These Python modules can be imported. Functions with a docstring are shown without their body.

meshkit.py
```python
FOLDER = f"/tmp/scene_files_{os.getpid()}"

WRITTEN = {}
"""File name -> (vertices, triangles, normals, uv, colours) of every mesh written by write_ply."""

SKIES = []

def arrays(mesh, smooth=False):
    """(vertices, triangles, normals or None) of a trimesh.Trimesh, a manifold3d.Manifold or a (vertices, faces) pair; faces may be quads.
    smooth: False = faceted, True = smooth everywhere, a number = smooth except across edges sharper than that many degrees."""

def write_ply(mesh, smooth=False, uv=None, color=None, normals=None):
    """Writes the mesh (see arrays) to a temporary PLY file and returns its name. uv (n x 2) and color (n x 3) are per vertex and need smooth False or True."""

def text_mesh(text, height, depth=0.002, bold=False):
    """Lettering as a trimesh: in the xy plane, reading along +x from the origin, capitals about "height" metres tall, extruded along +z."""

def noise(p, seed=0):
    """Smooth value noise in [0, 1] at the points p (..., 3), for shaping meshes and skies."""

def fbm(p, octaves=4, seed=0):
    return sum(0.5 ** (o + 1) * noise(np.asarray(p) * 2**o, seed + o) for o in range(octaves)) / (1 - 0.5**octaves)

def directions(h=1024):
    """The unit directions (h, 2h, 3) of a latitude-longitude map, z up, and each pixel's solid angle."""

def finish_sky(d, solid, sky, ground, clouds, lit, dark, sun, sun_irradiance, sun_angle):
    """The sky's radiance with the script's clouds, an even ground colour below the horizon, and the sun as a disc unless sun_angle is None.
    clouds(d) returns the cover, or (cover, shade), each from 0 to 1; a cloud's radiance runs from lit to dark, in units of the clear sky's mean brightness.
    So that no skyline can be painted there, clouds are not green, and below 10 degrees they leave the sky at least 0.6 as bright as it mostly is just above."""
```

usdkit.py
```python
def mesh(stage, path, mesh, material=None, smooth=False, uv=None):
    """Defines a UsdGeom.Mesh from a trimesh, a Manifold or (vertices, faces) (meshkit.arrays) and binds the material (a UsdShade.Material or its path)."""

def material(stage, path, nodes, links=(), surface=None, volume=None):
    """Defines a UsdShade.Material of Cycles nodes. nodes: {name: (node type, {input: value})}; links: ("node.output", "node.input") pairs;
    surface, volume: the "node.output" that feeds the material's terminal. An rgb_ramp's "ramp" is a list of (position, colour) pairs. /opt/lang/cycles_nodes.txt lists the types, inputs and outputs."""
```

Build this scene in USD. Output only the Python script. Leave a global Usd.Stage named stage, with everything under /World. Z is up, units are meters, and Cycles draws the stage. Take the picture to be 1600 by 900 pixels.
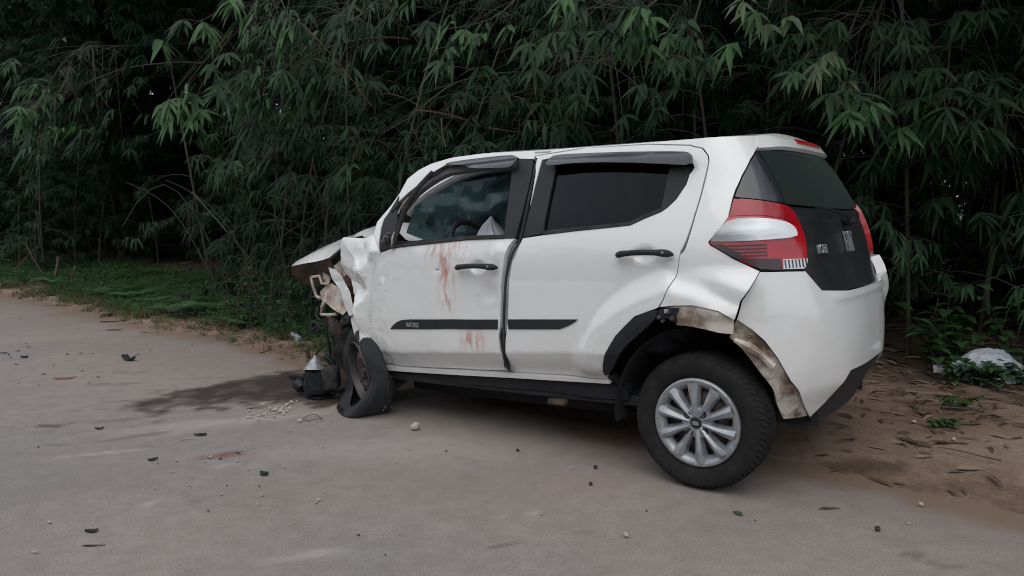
import math, random
import numpy as np, trimesh, shapely
from shapely.geometry import Polygon
from scipy.interpolate import PchipInterpolator
from scipy.spatial import Delaunay
from pxr import Usd, UsdGeom, UsdLux, UsdShade, Sdf, Gf, Vt
import usdkit, meshkit

rng = random.Random(7)
nrg = np.random.default_rng(7)
PI = math.pi
stage = Usd.Stage.CreateInMemory()
UsdGeom.SetStageUpAxis(stage, 'Z')
UsdGeom.Xform.Define(stage, '/World')
stage.SetDefaultPrim(stage.GetPrimAtPath('/World'))
UsdGeom.Scope.Define(stage, '/World/Looks')

# ------------------------------------------------------------------ camera
CAM_H, FPX, PITCH = 1.18, 1180.0, math.atan(120 / 1180.0)
cam = UsdGeom.Camera.Define(stage, '/World/camera')
cam.CreateHorizontalApertureAttr(36.0)
cam.CreateVerticalApertureAttr(36.0 * 9 / 16)
cam.CreateFocalLengthAttr(36.0 * FPX / 1600)
cam.CreateExposureAttr(0.38)
cam.CreateClippingRangeAttr(Gf.Vec2f(0.05, 2000))
_x = UsdGeom.Xformable(cam)
_x.AddTranslateOp().Set(Gf.Vec3d(0, 0, CAM_H))
_x.AddRotateXOp().Set(90 - math.degrees(PITCH))

# ------------------------------------------------------------------ sky and sun (overcast)
SUN_EL, SUN_AZ = math.radians(62), math.radians(195)       # az: atan2(x, y)
usdkit.material(stage, '/World/Looks/sky', {
    's': ('sky_texture', {'sky_type': 'single_scattering', 'sun_disc': False, 'sun_elevation': SUN_EL, 'sun_rotation': SUN_AZ, 'aerosol_density': 3.0}),
    'tc': ('texture_coordinate', {}),
    'n': ('noise_texture', {'scale': 2.2, 'detail': 5.0, 'roughness': 0.55}),
    'r': ('rgb_ramp', {'ramp': [(0.3, (6.6, 7.2, 8.1)), (0.7, (9.0, 9.4, 9.9))]}),
    'm': ('mix', {'fac': 0.85}),
    'b': ('background_shader', {'strength': 0.112}),
}, [('tc.generated', 'n.vector'), ('n.fac', 'r.fac'), ('s.color', 'm.color1'), ('r.color', 'm.color2'), ('m.color', 'b.color')], surface='b.background')
dome = UsdLux.DomeLight.Define(stage, '/World/sky')
UsdShade.MaterialBindingAPI.Apply(dome.GetPrim()).Bind(UsdShade.Material.Get(stage, '/World/Looks/sky'))
dome.GetPrim().SetCustomDataByKey('kind', 'structure')
sun = UsdLux.DistantLight.Define(stage, '/World/sun')
sun.CreateIntensityAttr(0.18)
sun.CreateAngleAttr(60.0)
sun.CreateNormalizeAttr(True) if hasattr(sun, 'CreateNormalizeAttr') else None
sun.CreateColorAttr(Gf.Vec3f(1, 0.96, 0.9))
_sx = UsdGeom.Xformable(sun)
_sx.AddRotateZOp().Set(-math.degrees(SUN_AZ))
_sx.AddRotateXOp().Set(-(90 - math.degrees(SUN_EL)))


# ------------------------------------------------------------------ helpers: places
def ray(px, py):
    a, b = (px - 800) / FPX, (450 - py) / FPX
    c, s = math.cos(PITCH), math.sin(PITCH)
    return np.array([a, c + b * s, -s + b * c])


def at(px, py, Y):                                          # a point at distance Y in front of the camera
    r = ray(px, py)
    return np.array([0, 0, CAM_H]) + r * (Y / r[1])


def gp(px, py, z=0.0):                                      # a point of the ground
    r = ray(px, py)
    return np.array([0, 0, CAM_H]) + r * ((z - CAM_H) / r[2])


E0, E1 = gp(1600, 828), gp(0, 465)
U = (E1 - E0) / np.linalg.norm(E1 - E0)                     # along the road, to the left and away
N = np.array([-U[1], U[0], 0]) if U[0] * -1 < 0 else np.array([U[1], -U[0], 0])
N = N if N[1] > 0 else -N                                   # across, towards the thicket


def rn(s, n, z=0.0):
    return E0 * [1, 1, 0] + U * s + N * n + np.array([0, 0, z])


def to_sn(p):
    d = np.asarray(p, float) - E0
    return d @ U, d @ N


def sm(x, a, b):
    t = np.clip((np.asarray(x, float) - a) / (b - a), 0, 1)
    return t * t * (3 - 2 * t)


def verge_h(x, y):
    x, y = np.asarray(x, float), np.asarray(y, float)
    p = np.stack([x, y, 0 * x], -1)
    s, n = to_sn(p)
    f = meshkit.fbm(p * 1.7 + 31, 4, 3) - 0.5
    g = meshkit.fbm(p * 7 + 11, 3, 5) - 0.5
    h = -0.03 + 0.055 * sm(n, -0.15, 0.5) + f * 0.05 * sm(n, -0.3, 0.6) + g * 0.022 * sm(n, -0.3, 0.3)
    h = h + 0.10 * sm(n, 1.8, 3.6) + 0.25 * sm(n, 3.5, 9) + f * 0.1 * sm(n, 1.5, 4)
    # a low earth lip along the left edge
    return h + 0.05 * np.exp(-((n - 0.9) / 0.4) ** 2) * sm(s, 5.5, 8)


# ------------------------------------------------------------------ helpers: prims
USED = {}


def numbered(parent, name):
    k = (parent, name)
    c = USED.get(k, -1) + 1
    USED[k] = c
    return name if c == 0 else f'{name}_{c:03d}'


def path_of(parent):
    return '/World' if parent is None else str(parent.GetPath())


def obj(name, mesh, mat, parent=None, smooth=35, label=None, cat=None, group=None, kind=None):
    pp = path_of(parent)
    m = usdkit.mesh(stage, f'{pp}/{numbered(pp, name)}', mesh, M[mat] if isinstance(mat, str) else mat, smooth=smooth)
    return tag(m.GetPrim(), label, cat, group, kind)


def tag(p, label=None, cat=None, group=None, kind=None):
    for k, v in (('label', label), ('category', cat), ('group', group), ('kind', kind)):
        if v:
            p.SetCustomDataByKey(k, v)
    return p


def thing(name, label, cat, loc=(0, 0, 0), group=None, matrix=None, rotz=None, scale=None):
    x = UsdGeom.Xform.Define(stage, '/World/' + numbered('/World', name))
    if matrix is not None:
        x.AddTransformOp().Set(matrix)
    else:
        x.AddTranslateOp().Set(Gf.Vec3d(*map(float, loc)))
        if rotz is not None:
            x.AddRotateZOp().Set(float(rotz))
        if scale is not None:
            x.AddScaleOp().Set(Gf.Vec3f(*([float(scale)] * 3)))
    return tag(x.GetPrim(), label, cat, group)


def dup(src, loc, rotz, label, group=None, scale=1.0, tilt=0.0):
    was = src.GetCustomData()
    base = src.GetName()
    base = base[:-4] if base[-3:].isdigit() else base
    x = UsdGeom.Xform.Define(stage, '/World/' + numbered('/World', base))
    x.AddTranslateOp().Set(Gf.Vec3d(*map(float, loc)))
    x.AddRotateZOp().Set(float(rotz))
    if tilt:
        x.AddRotateXOp(UsdGeom.XformOp.PrecisionFloat, 'tilt').Set(float(tilt))
    x.AddScaleOp().Set(Gf.Vec3f(float(scale), float(scale), float(scale)))
    p = x.GetPrim()
    p.GetReferences().AddInternalReference(src.GetPath())
    p.SetInstanceable(True)
    return tag(p, label, was['category'], group or was.get('group'))


# ------------------------------------------------------------------ helpers: shapes
def join(ms):
    ms = [m if isinstance(m, trimesh.Trimesh) else trimesh.Trimesh(np.asarray(m[0], float), tri(m[1]), process=False) for m in ms]
    return trimesh.util.concatenate(ms)


def tri(f):
    f = np.asarray(f, int)
    return np.vstack([f[:, [0, 1, 2]], f[:, [0, 2, 3]]]) if f.shape[1] == 4 else f


def grid(p):                                                # (a, b, 3) points -> mesh
    a, b = p.shape[:2]
    i, j = np.meshgrid(np.arange(a - 1), np.arange(b - 1), indexing='ij')
    q = np.stack([i * b + j, (i + 1) * b + j, (i + 1) * b + j + 1, i * b + j + 1], -1).reshape(-1, 4)
    return trimesh.Trimesh(p.reshape(-1, 3), tri(q), process=False)


def tube(pts, rad, sides=8, caps=True):
    p = np.asarray(pts, float)
    r = np.broadcast_to(np.asarray(rad, float), (len(p),))
    t = np.gradient(p, axis=0)
    t /= np.linalg.norm(t, axis=1, keepdims=True) + 1e-12
    a = np.cross(t[0], [0, 0, 1.0] if abs(t[0][2]) < 0.9 else [1.0, 0, 0])
    A = []
    for k in range(len(p)):
        a = a - t[k] * (a @ t[k])
        a /= np.linalg.norm(a) + 1e-12
        A.append(a)
    A = np.array(A)
    B = np.cross(t, A)
    g = np.arange(sides) * 2 * PI / sides
    v = p[:, None] + r[:, None, None] * (np.cos(g)[None, :, None] * A[:, None] + np.sin(g)[None, :, None] * B[:, None])
    n = len(p)
    i, j = np.meshgrid(np.arange(n - 1), np.arange(sides), indexing='ij')
    f = tri(np.stack([i * sides + j, i * sides + (j + 1) % sides, (i + 1) * sides + (j + 1) % sides, (i + 1) * sides + j], -1).reshape(-1, 4))
    v = v.reshape(-1, 3)
    if caps:
        v = np.vstack([v, p[0], p[-1]])
        c0, c1 = len(v) - 2, len(v) - 1
        k = np.arange(sides)
        f = np.vstack([f, np.stack([0 * k + c0, (k + 1) % sides, k], -1), np.stack([0 * k + c1, (n - 1) * sides + k, (n - 1) * sides + (k + 1) % sides], -1)])
    return trimesh.Trimesh(v, f, process=False)


def spline(pts, n=24):
    p = np.asarray(pts, float)
    d = np.r_[0, np.cumsum(np.linalg.norm(np.diff(p, axis=0), axis=1))]
    u = np.linspace(0, d[-1], n)
    return np.stack([PchipInterpolator(d, p[:, k])(u) for k in range(3)], -1)


def revolve(profile, n=96, axis='y'):                       # profile: (radius, along axis)
    pr = np.asarray(profile, float)
    a = np.linspace(0, 2 * PI, n + 1)
    P = np.zeros((n + 1, len(pr), 3))
    P[..., 0] = pr[None, :, 0] * np.cos(a)[:, None]
    P[..., 1] = pr[None, :, 1]
    P[..., 2] = pr[None, :, 0] * np.sin(a)[:, None]
    m = grid(P)
    m.merge_vertices()
    return m


def rbox(size, r=0.02, sub=3, centre=(0, 0, 0), rough=0.0, seed=0):
    """A box with rounded edges."""
    s = np.asarray(size, float) / 2
    m = trimesh.creation.box(2 * s)
    for _ in range(sub):
        m = m.subdivide()
    v = np.array(m.vertices)
    inner = np.clip(v, -(s - r), s - r)
    d = v - inner
    l = np.linalg.norm(d, axis=1, keepdims=True)
    v = np.where(l > 1e-9, inner + d / np.maximum(l, 1e-9) * np.minimum(l, r), v)
    # pull the ring just inside the rounding
    if rough:
        v = v * (1 + rough * (meshkit.fbm(v * (2.2 / max(s)) + seed, 3, seed) - 0.5)[:, None] * 2)
    return trimesh.Trimesh(v + np.asarray(centre), m.faces, process=False)


def triangulate(poly, h, hb=None):
    """Even triangulation of a shapely polygon: points and triangles."""
    if poly.geom_type != 'Polygon':
        poly = max(poly.geoms, key=lambda g: g.area)
    hb = hb or h
    pts = []
    for ringl in [poly.exterior, *poly.interiors]:
        c = np.asarray(ringl.coords)[:-1]
        for a, b in zip(c, np.roll(c, -1, axis=0)):
            k = max(1, int(math.ceil(np.linalg.norm(b - a) / hb)))
            pts += [a + (b - a) * i / k for i in range(k)]
    x0, y0, x1, y1 = poly.bounds
    gx, gy = np.meshgrid(np.arange(x0, x1 + h, h), np.arange(y0, y1 + h, h * 0.87), indexing='ij')
    gx = gx + (np.arange(gx.shape[1]) % 2)[None] * h / 2
    g = np.stack([gx.ravel(), gy.ravel()], -1)
    small = poly.buffer(-0.55 * hb)
    if not small.is_empty:
        g = g[shapely.contains_xy(small, g[:, 0], g[:, 1])]
        pts = np.vstack([np.array(pts), g])
    pts = np.array(pts)
    pts = pts + 0
    t = Delaunay(pts + nrg.normal(0, 1e-7, pts.shape)).simplices
    c = pts[t].mean(1)
    e1, e2 = pts[t[:, 1]] - pts[t[:, 0]], pts[t[:, 2]] - pts[t[:, 0]]
    ar = e1[:, 0] * e2[:, 1] - e1[:, 1] * e2[:, 0]
    keep = shapely.contains_xy(poly, c[:, 0], c[:, 1]) & (np.abs(ar) > 1e-8)
    t = t[keep]
    flip = ar[keep] < 0
    t[flip] = t[flip][:, ::-1]
    return pts, t


def rim_of(f):
    e = np.vstack([f[:, [0, 1]], f[:, [1, 2]], f[:, [2, 0]]])
    key = np.sort(e, axis=1)
    _, inv, cnt = np.unique(key, axis=0, return_inverse=True, return_counts=True)
    return e[cnt[inv] == 1]


def sheet(v, f, nrm, thick):
    """A sheet with turned-in rims: a front face and a flange all round, closed by a back face."""
    n = len(v)
    r = rim_of(f)
    back = v - nrm * thick
    vv = np.vstack([v, back])
    ff = np.vstack([f, f[:, ::-1] + n, np.stack([r[:, 0], r[:, 1] , r[:, 1] + n], -1)[:, ::-1], np.stack([r[:, 0], r[:, 1] + n, r[:, 0] + n], -1)[:, ::-1]])
    return trimesh.Trimesh(vv, ff, process=False)


def mirror(m):
    return trimesh.Trimesh(np.asarray(m.vertices) * [1, -1, 1], np.asarray(m.faces)[:, ::-1], process=False)


def frame_to(o, x, y, z):
    T = np.eye(4)
    T[:3, 0], T[:3, 1], T[:3, 2], T[:3, 3] = x, y, z, o
    return T


def moved(m, T):
    m = m.copy()
    m.apply_transform(T)
    return m


# ------------------------------------------------------------------ materials
M = {}


def mat(name, color, rough=0.6, var=0.0, scale=8.0, color2=None, metallic=0.0, bump=0.0, bscale=60.0, coat=0.0, space='object', detail=5.0, ramp=(0.35, 0.65), island=0.0, spec=None, trans=0.0):
    """A principled surface whose colour wanders between two tones."""
    c = np.array(color, float)
    c2 = np.array(color2, float) if color2 is not None else c * (1 - var)
    nodes = {'tc': ('texture_coordinate', {}), 'g': ('geometry', {}),
             'n': ('noise_texture', {'scale': scale, 'detail': detail, 'roughness': 0.6}),
             'r': ('rgb_ramp', {'ramp': [(ramp[0], c2), (ramp[1], c)]}),
             'p': ('principled_bsdf', {'roughness': rough, 'metallic': metallic, 'coat_weight': coat, 'coat_roughness': 0.08})}
    if spec is not None:
        nodes['p'][1]['specular_ior_level'] = spec
    src = 'tc.object' if space == 'object' else 'g.position'
    links = [(src, 'n.vector'), ('n.fac', 'r.fac')]
    out = 'r.color'
    if island:
        nodes['mi'] = ('map_range', {'from_min': 0.0, 'from_max': 1.0, 'to_min': 1 - island, 'to_max': 1 + island})
        nodes['hs'] = ('hsv', {'hue': 0.5, 'saturation': 1.0, 'fac': 1.0})
        links += [('g.random_per_island', 'mi.value'), ('mi.result', 'hs.value'), (out, 'hs.color')]
        out = 'hs.color'
    links.append((out, 'p.base_color'))
    if bump:
        nodes['bn'] = ('noise_texture', {'scale': bscale, 'detail': 4.0})
        nodes['b'] = ('bump', {'strength': 0.6, 'distance': bump})
        links += [(src, 'bn.vector'), ('bn.fac', 'b.height'), ('b.normal', 'p.normal')]
    surf = 'p.BSDF'
    if trans:
        nodes['t'] = ('translucent_bsdf', {})
        nodes['mx'] = ('mix_closure', {'fac': trans})
        links += [(out, 't.color'), ('p.BSDF', 'mx.closure1'), ('t.BSDF', 'mx.closure2')]
        surf = 'mx.closure'
    M[name] = usdkit.material(stage, '/World/Looks/' + name, nodes, links, surface=surf)
    return M[name]


def glass(name, tint, gloss=0.03, frost=None, frost_fac=0.0, shine=0.9, dust_sheen=None):
    nodes = {'t': ('transparent_bsdf', {'color': tint}), 'g': ('glossy_bsdf', {'roughness': gloss, 'color': (shine * .95, shine, shine * 1.03)}),
             'f': ('fresnel', {'IOR': 1.5}), 'm': ('mix_closure', {})}
    links = [('f.fac', 'm.fac'), ('t.BSDF', 'm.closure1'), ('g.BSDF', 'm.closure2')]
    surf = 'm.closure'
    if frost is not None:
        nodes['d'] = ('diffuse_bsdf', {'color': frost})
        nodes['tc'] = ('texture_coordinate', {})
        nodes['v'] = ('voronoi_texture', {'feature': 'distance_to_edge', 'scale': 26.0})
        nodes['n'] = ('noise_texture', {'scale': 5.0, 'detail': 5.0})
        nodes['a'] = ('map_range', {'from_min': 0.0, 'from_max': 0.05, 'to_min': 1.0, 'to_max': 0.0, 'clamp': True})
        nodes['q'] = ('map_range', {'from_min': 0.42, 'from_max': 0.66, 'to_min': 0.12, 'to_max': 1.0, 'clamp': True})
        nodes['k'] = ('math', {'math_type': 'multiply'})
        nodes['k2'] = ('math', {'math_type': 'multiply_add', 'value2': frost_fac, 'value3': frost_fac * 0.35})
        nodes['m2'] = ('mix_closure', {})
        links += [('tc.object', 'v.vector'), ('tc.object', 'n.vector'), ('v.distance', 'a.value'), ('n.fac', 'q.value'), ('a.result', 'k.value1'), ('q.result', 'k.value2'),
                  ('k.value', 'k2.value1'), ('k2.value', 'm2.fac'), ('m.closure', 'm2.closure1'), ('d.BSDF', 'm2.closure2')]
        surf = 'm2.closure'
    if dust_sheen is not None:
        nodes['du'] = ('diffuse_bsdf', {'color': dust_sheen})
        nodes['md'] = ('mix_closure', {'fac': 0.45})
        links += [('m.closure', 'md.closure1'), ('du.BSDF', 'md.closure2')]
        surf = 'md.closure'
    M[name] = usdkit.material(stage, '/World/Looks/' + name, nodes, links, surface=surf)


def box_mask(nodes, links, pre, x0, x1, z0, z1, soft=0.03):
    """A soft rectangle in the car's side plane (x, z); returns the socket."""
    for k, (ax, a, b) in enumerate((('x', x0, x1), ('z', z0, z1))):
        for e, (u, v) in enumerate(((a - soft, a + soft), (b + soft, b - soft))):
            nm = f'{pre}{k}{e}'
            nodes[nm] = ('map_range', {'range_type': 'smoothstep', 'from_min': min(u, v), 'from_max': max(u, v), 'to_min': 0.0 if u < v else 1.0, 'to_max': 1.0 if u < v else 0.0, 'clamp': True})
            links.append((f'xyz.{ax}', f'{nm}.value'))
    for i, (a, b) in enumerate(((f'{pre}00.result', f'{pre}01.result'), (f'{pre}10.result', f'{pre}11.result'))):
        nodes[f'{pre}m{i}'] = ('math', {'math_type': 'multiply'})
        links.extend([(a, f'{pre}m{i}.value1'), (b, f'{pre}m{i}.value2')])
    nodes[f'{pre}m'] = ('math', {'math_type': 'multiply'})
    links.extend([(f'{pre}m0.value', f'{pre}m.value1'), (f'{pre}m1.value', f'{pre}m.value2')])
    return f'{pre}m.value'


def paint(name, smears=(), scuffs=(), dirt=0.5):
    """Dusty white car paint with streaked smears and dark scuffs at given places of the car's side (metres in the car's frame)."""
    nodes = {'tc': ('texture_coordinate', {}), 'xyz': ('separate_xyz', {}),
             'dn': ('noise_texture', {'scale': 3.2, 'detail': 8.0, 'roughness': 0.65}),
             'dr': ('rgb_ramp', {'ramp': [(0.42, (0.0, 0, 0)), (0.72, (1, 1, 1))]}),
             'fn': ('noise_texture', {'scale': 70.0, 'detail': 3.0}),
             'fr': ('rgb_ramp', {'ramp': [(0.60, (0, 0, 0)), (0.72, (1, 1, 1))]}),
             'low': ('map_range', {'from_min': 0.75, 'from_max': 0.36, 'to_min': 0.25, 'to_max': 1.0, 'clamp': True}),
             'dm': ('math', {'math_type': 'multiply'}), 'dm2': ('math', {'math_type': 'multiply', 'value2': dirt}),
             'c0': ('mix', {'color1': (0.64, 0.636, 0.62), 'color2': (0.42, 0.385, 0.34)}),
             'fm': ('math', {'math_type': 'multiply', 'value2': 0.10}),
             'c1': ('mix', {'color2': (0.36, 0.32, 0.27)}),
             'p': ('principled_bsdf', {'roughness': 0.34, 'coat_weight': 1.0, 'coat_roughness': 0.04})}
    links = [('tc.object', 'xyz.vector'), ('tc.object', 'dn.vector'), ('dn.fac', 'dr.fac'), ('tc.object', 'fn.vector'), ('fn.fac', 'fr.fac'), ('xyz.z', 'low.value'),
             ('dr.color', 'dm.value1'), ('low.result', 'dm.value2'), ('dm.value', 'dm2.value1'), ('dm2.value', 'c0.fac'),
             ('fr.color', 'fm.value1'), ('fm.value', 'c1.fac'), ('c0.color', 'c1.color1')]
    out = 'c1.color'
    for i, (x0, x1, z0, z1, tone, amount, sx, sz, thr) in enumerate([(*a, (0.40, 0.12, 0.065), 0.92, 30.0, 6.0, 0.47) for a in smears] + [(*a, (0.05, 0.05, 0.055), 0.75, 16.0, 60.0, 0.60) for a in scuffs]):
        s = box_mask(nodes, links, f's{i}', x0, x1, z0, z1, 0.05 if i < len(smears) else 0.03)
        nodes[f'mp{i}'] = ('mapping', {'scale': (sx, 6.0, sz), 'location': (1.3 * i, 0, 0.7 * i), 'rotation': (0, 0.12 if i % 2 else -0.16, 0)})
        nodes[f'sn{i}'] = ('noise_texture', {'scale': 1.0, 'detail': 6.0, 'roughness': 0.7, 'distortion': 0.4})
        nodes[f'sr{i}'] = ('rgb_ramp', {'ramp': [(thr, (0, 0, 0)), (thr + 0.13, (1, 1, 1))]})
        nodes[f'sk{i}'] = ('math', {'math_type': 'multiply'})
        nodes[f'sa{i}'] = ('math', {'math_type': 'multiply', 'value2': amount})
        nodes[f'sc{i}'] = ('mix', {'color2': tone})
        links += [('tc.object', f'mp{i}.vector'), (f'mp{i}.vector', f'sn{i}.vector'), (f'sn{i}.fac', f'sr{i}.fac'), (f'sr{i}.color', f'sk{i}.value1'), (s, f'sk{i}.value2'),
                  (f'sk{i}.value', f'sa{i}.value1'), (f'sa{i}.value', f'sc{i}.fac'), (out, f'sc{i}.color1')]
        out = f'sc{i}.color'
    links.append((out, 'p.base_color'))
    M[name] = usdkit.material(stage, '/World/Looks/' + name, nodes, links, surface='p.BSDF')


paint('white_paint')
paint('door_paint', smears=[(1.20, 1.50, 1.02, 1.09), (1.30, 1.40, 0.90, 1.06), (1.315, 1.385, 0.74, 0.94), (1.12, 1.26, 0.55, 0.63)],
      scuffs=[(1.78, 1.92, 0.72, 0.96), (1.86, 1.95, 0.45, 0.75), (1.02, 1.16, 0.78, 0.86)], dirt=0.4)
paint('fender_paint', scuffs=[(1.9, 2.05, 0.85, 1.1), (1.95, 2.05, 0.5, 0.8)], dirt=0.6)
mat('black_plastic', (0.014, 0.015, 0.017), 0.5, 0.3, 20, spec=0.3)
mat('trim_plastic', (0.017, 0.019, 0.023), 0.6, 0.3, 12, spec=0.3, bump=0.0004, bscale=400)
mat('gloss_black', (0.012, 0.013, 0.015), 0.16, 0.2, 4, coat=0.4)
mat('hatch_black', (0.007, 0.008, 0.009), 0.35, 0.3, 4, color2=(0.014, 0.015, 0.015), coat=0.15)
mat('visor_acrylic', (0.016, 0.018, 0.022), 0.20, 0.2, 3, coat=0.5)
mat('rubber', (0.014, 0.014, 0.015), 0.75, 0.4, 9, spec=0.25, color2=(0.040, 0.038, 0.036), bump=0.0006, bscale=180)
mat('tyre_rubber', (0.011, 0.0105, 0.0105), 0.8, 0.4, 14, color2=(0.022, 0.0195, 0.018), spec=0.2, ramp=(0.30, 0.60), bump=0.0008, bscale=150)
mat('tyre_grey', (0.018, 0.019, 0.022), 0.75, 0.4, 10, color2=(0.036, 0.036, 0.038), spec=0.25, ramp=(0.3, 0.62), bump=0.001, bscale=90)
mat('hubcap_silver', (0.30, 0.315, 0.335), 0.32, 0.3, 18, color2=(0.19, 0.185, 0.18), ramp=(0.28, 0.55), metallic=0.45, bump=0.0002, bscale=120)
mat('steel_dark', (0.045, 0.048, 0.055), 0.5, 0.4, 14, metallic=0.4, color2=(0.09, 0.07, 0.055))
mat('rust_steel', (0.10, 0.055, 0.035), 0.8, 0.5, 18, color2=(0.03, 0.022, 0.018), bump=0.002, bscale=60)
mat('bare_primer', (0.54, 0.50, 0.44), 0.65, 0.4, 9, color2=(0.20, 0.14, 0.10), ramp=(0.36, 0.56), bump=0.002, bscale=70)
mat('dirty_metal', (0.46, 0.41, 0.35), 0.7, 0.5, 13, color2=(0.11, 0.066, 0.045), ramp=(0.38, 0.58), bump=0.003, bscale=40)
mat('jamb_grey', (0.44, 0.49, 0.48), 0.45, 0.3, 8, color2=(0.22, 0.24, 0.24))
mat('beige_plastic', (0.46, 0.40, 0.34), 0.6, 0.4, 14, color2=(0.18, 0.12, 0.09), ramp=(0.35, 0.6))
mat('grey_metal', (0.34, 0.36, 0.38), 0.4, 0.3, 20, metallic=0.5, color2=(0.15, 0.15, 0.15))
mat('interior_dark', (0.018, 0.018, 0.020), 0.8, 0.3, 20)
mat('interior_grey', (0.13, 0.125, 0.125), 0.7, 0.25, 14, bump=0.0008, bscale=200)
mat('head_lining', (0.11, 0.10, 0.098), 0.9, 0.3, 12)
mat('seat_cloth', (0.026, 0.027, 0.030), 0.95, 0.3, 30, bump=0.0015, bscale=260)
mat('airbag_cloth', (0.62, 0.64, 0.66), 0.85, 0.25, 9, bump=0.004, bscale=25)
mat('lens_red', (0.30, 0.006, 0.012), 0.14, 0.25, 9, coat=0.4, spec=0.4)
mat('lens_red_bright', (0.40, 0.007, 0.012), 0.14, 0.3, 9, coat=0.4)
mat('lens_dark', (0.035, 0.022, 0.026), 0.3, 0.3, 30, coat=0.15)
mat('lens_white', (0.60, 0.62, 0.65), 0.12, 0.4, 7, color2=(0.50, 0.52, 0.55), coat=1.0)
def clear_lens():  # grey-to-white ramp along the lens: the reflector's shine put into the colour
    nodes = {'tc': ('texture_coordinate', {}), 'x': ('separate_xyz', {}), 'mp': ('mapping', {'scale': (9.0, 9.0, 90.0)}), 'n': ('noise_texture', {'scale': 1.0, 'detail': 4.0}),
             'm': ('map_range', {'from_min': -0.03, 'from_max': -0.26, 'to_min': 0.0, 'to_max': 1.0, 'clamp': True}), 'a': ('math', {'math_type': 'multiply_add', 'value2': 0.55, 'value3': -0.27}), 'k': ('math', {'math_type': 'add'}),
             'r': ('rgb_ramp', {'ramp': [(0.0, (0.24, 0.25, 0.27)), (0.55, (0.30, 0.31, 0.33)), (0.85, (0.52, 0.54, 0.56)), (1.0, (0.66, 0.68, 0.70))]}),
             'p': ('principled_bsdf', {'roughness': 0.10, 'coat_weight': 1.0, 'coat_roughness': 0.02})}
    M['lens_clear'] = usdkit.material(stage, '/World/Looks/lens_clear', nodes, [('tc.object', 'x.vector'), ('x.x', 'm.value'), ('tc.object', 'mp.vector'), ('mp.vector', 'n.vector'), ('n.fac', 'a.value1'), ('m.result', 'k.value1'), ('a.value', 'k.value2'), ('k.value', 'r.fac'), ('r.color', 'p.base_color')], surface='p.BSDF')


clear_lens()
mat('badge_chrome', (0.50, 0.52, 0.54), 0.25, 0.2, 20, metallic=0.8)
mat('letter_grey', (0.28, 0.29, 0.30), 0.45, 0.2, 20)
glass('glass_tinted', (0.28, 0.30, 0.31), shine=0.35)
glass('glass_rear', (0.05, 0.06, 0.06), 0.12, shine=0.8, dust_sheen=(0.034, 0.046, 0.041))  # its dull greenish tone is reflected haze put into the colour
glass('glass_teal', (0.24, 0.33, 0.34), 0.05, (0.065, 0.115, 0.12), 0.42, shine=0.4)
glass('glass_broken', (0.40, 0.52, 0.55), 0.08, (0.42, 0.50, 0.52), 0.8)
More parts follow.
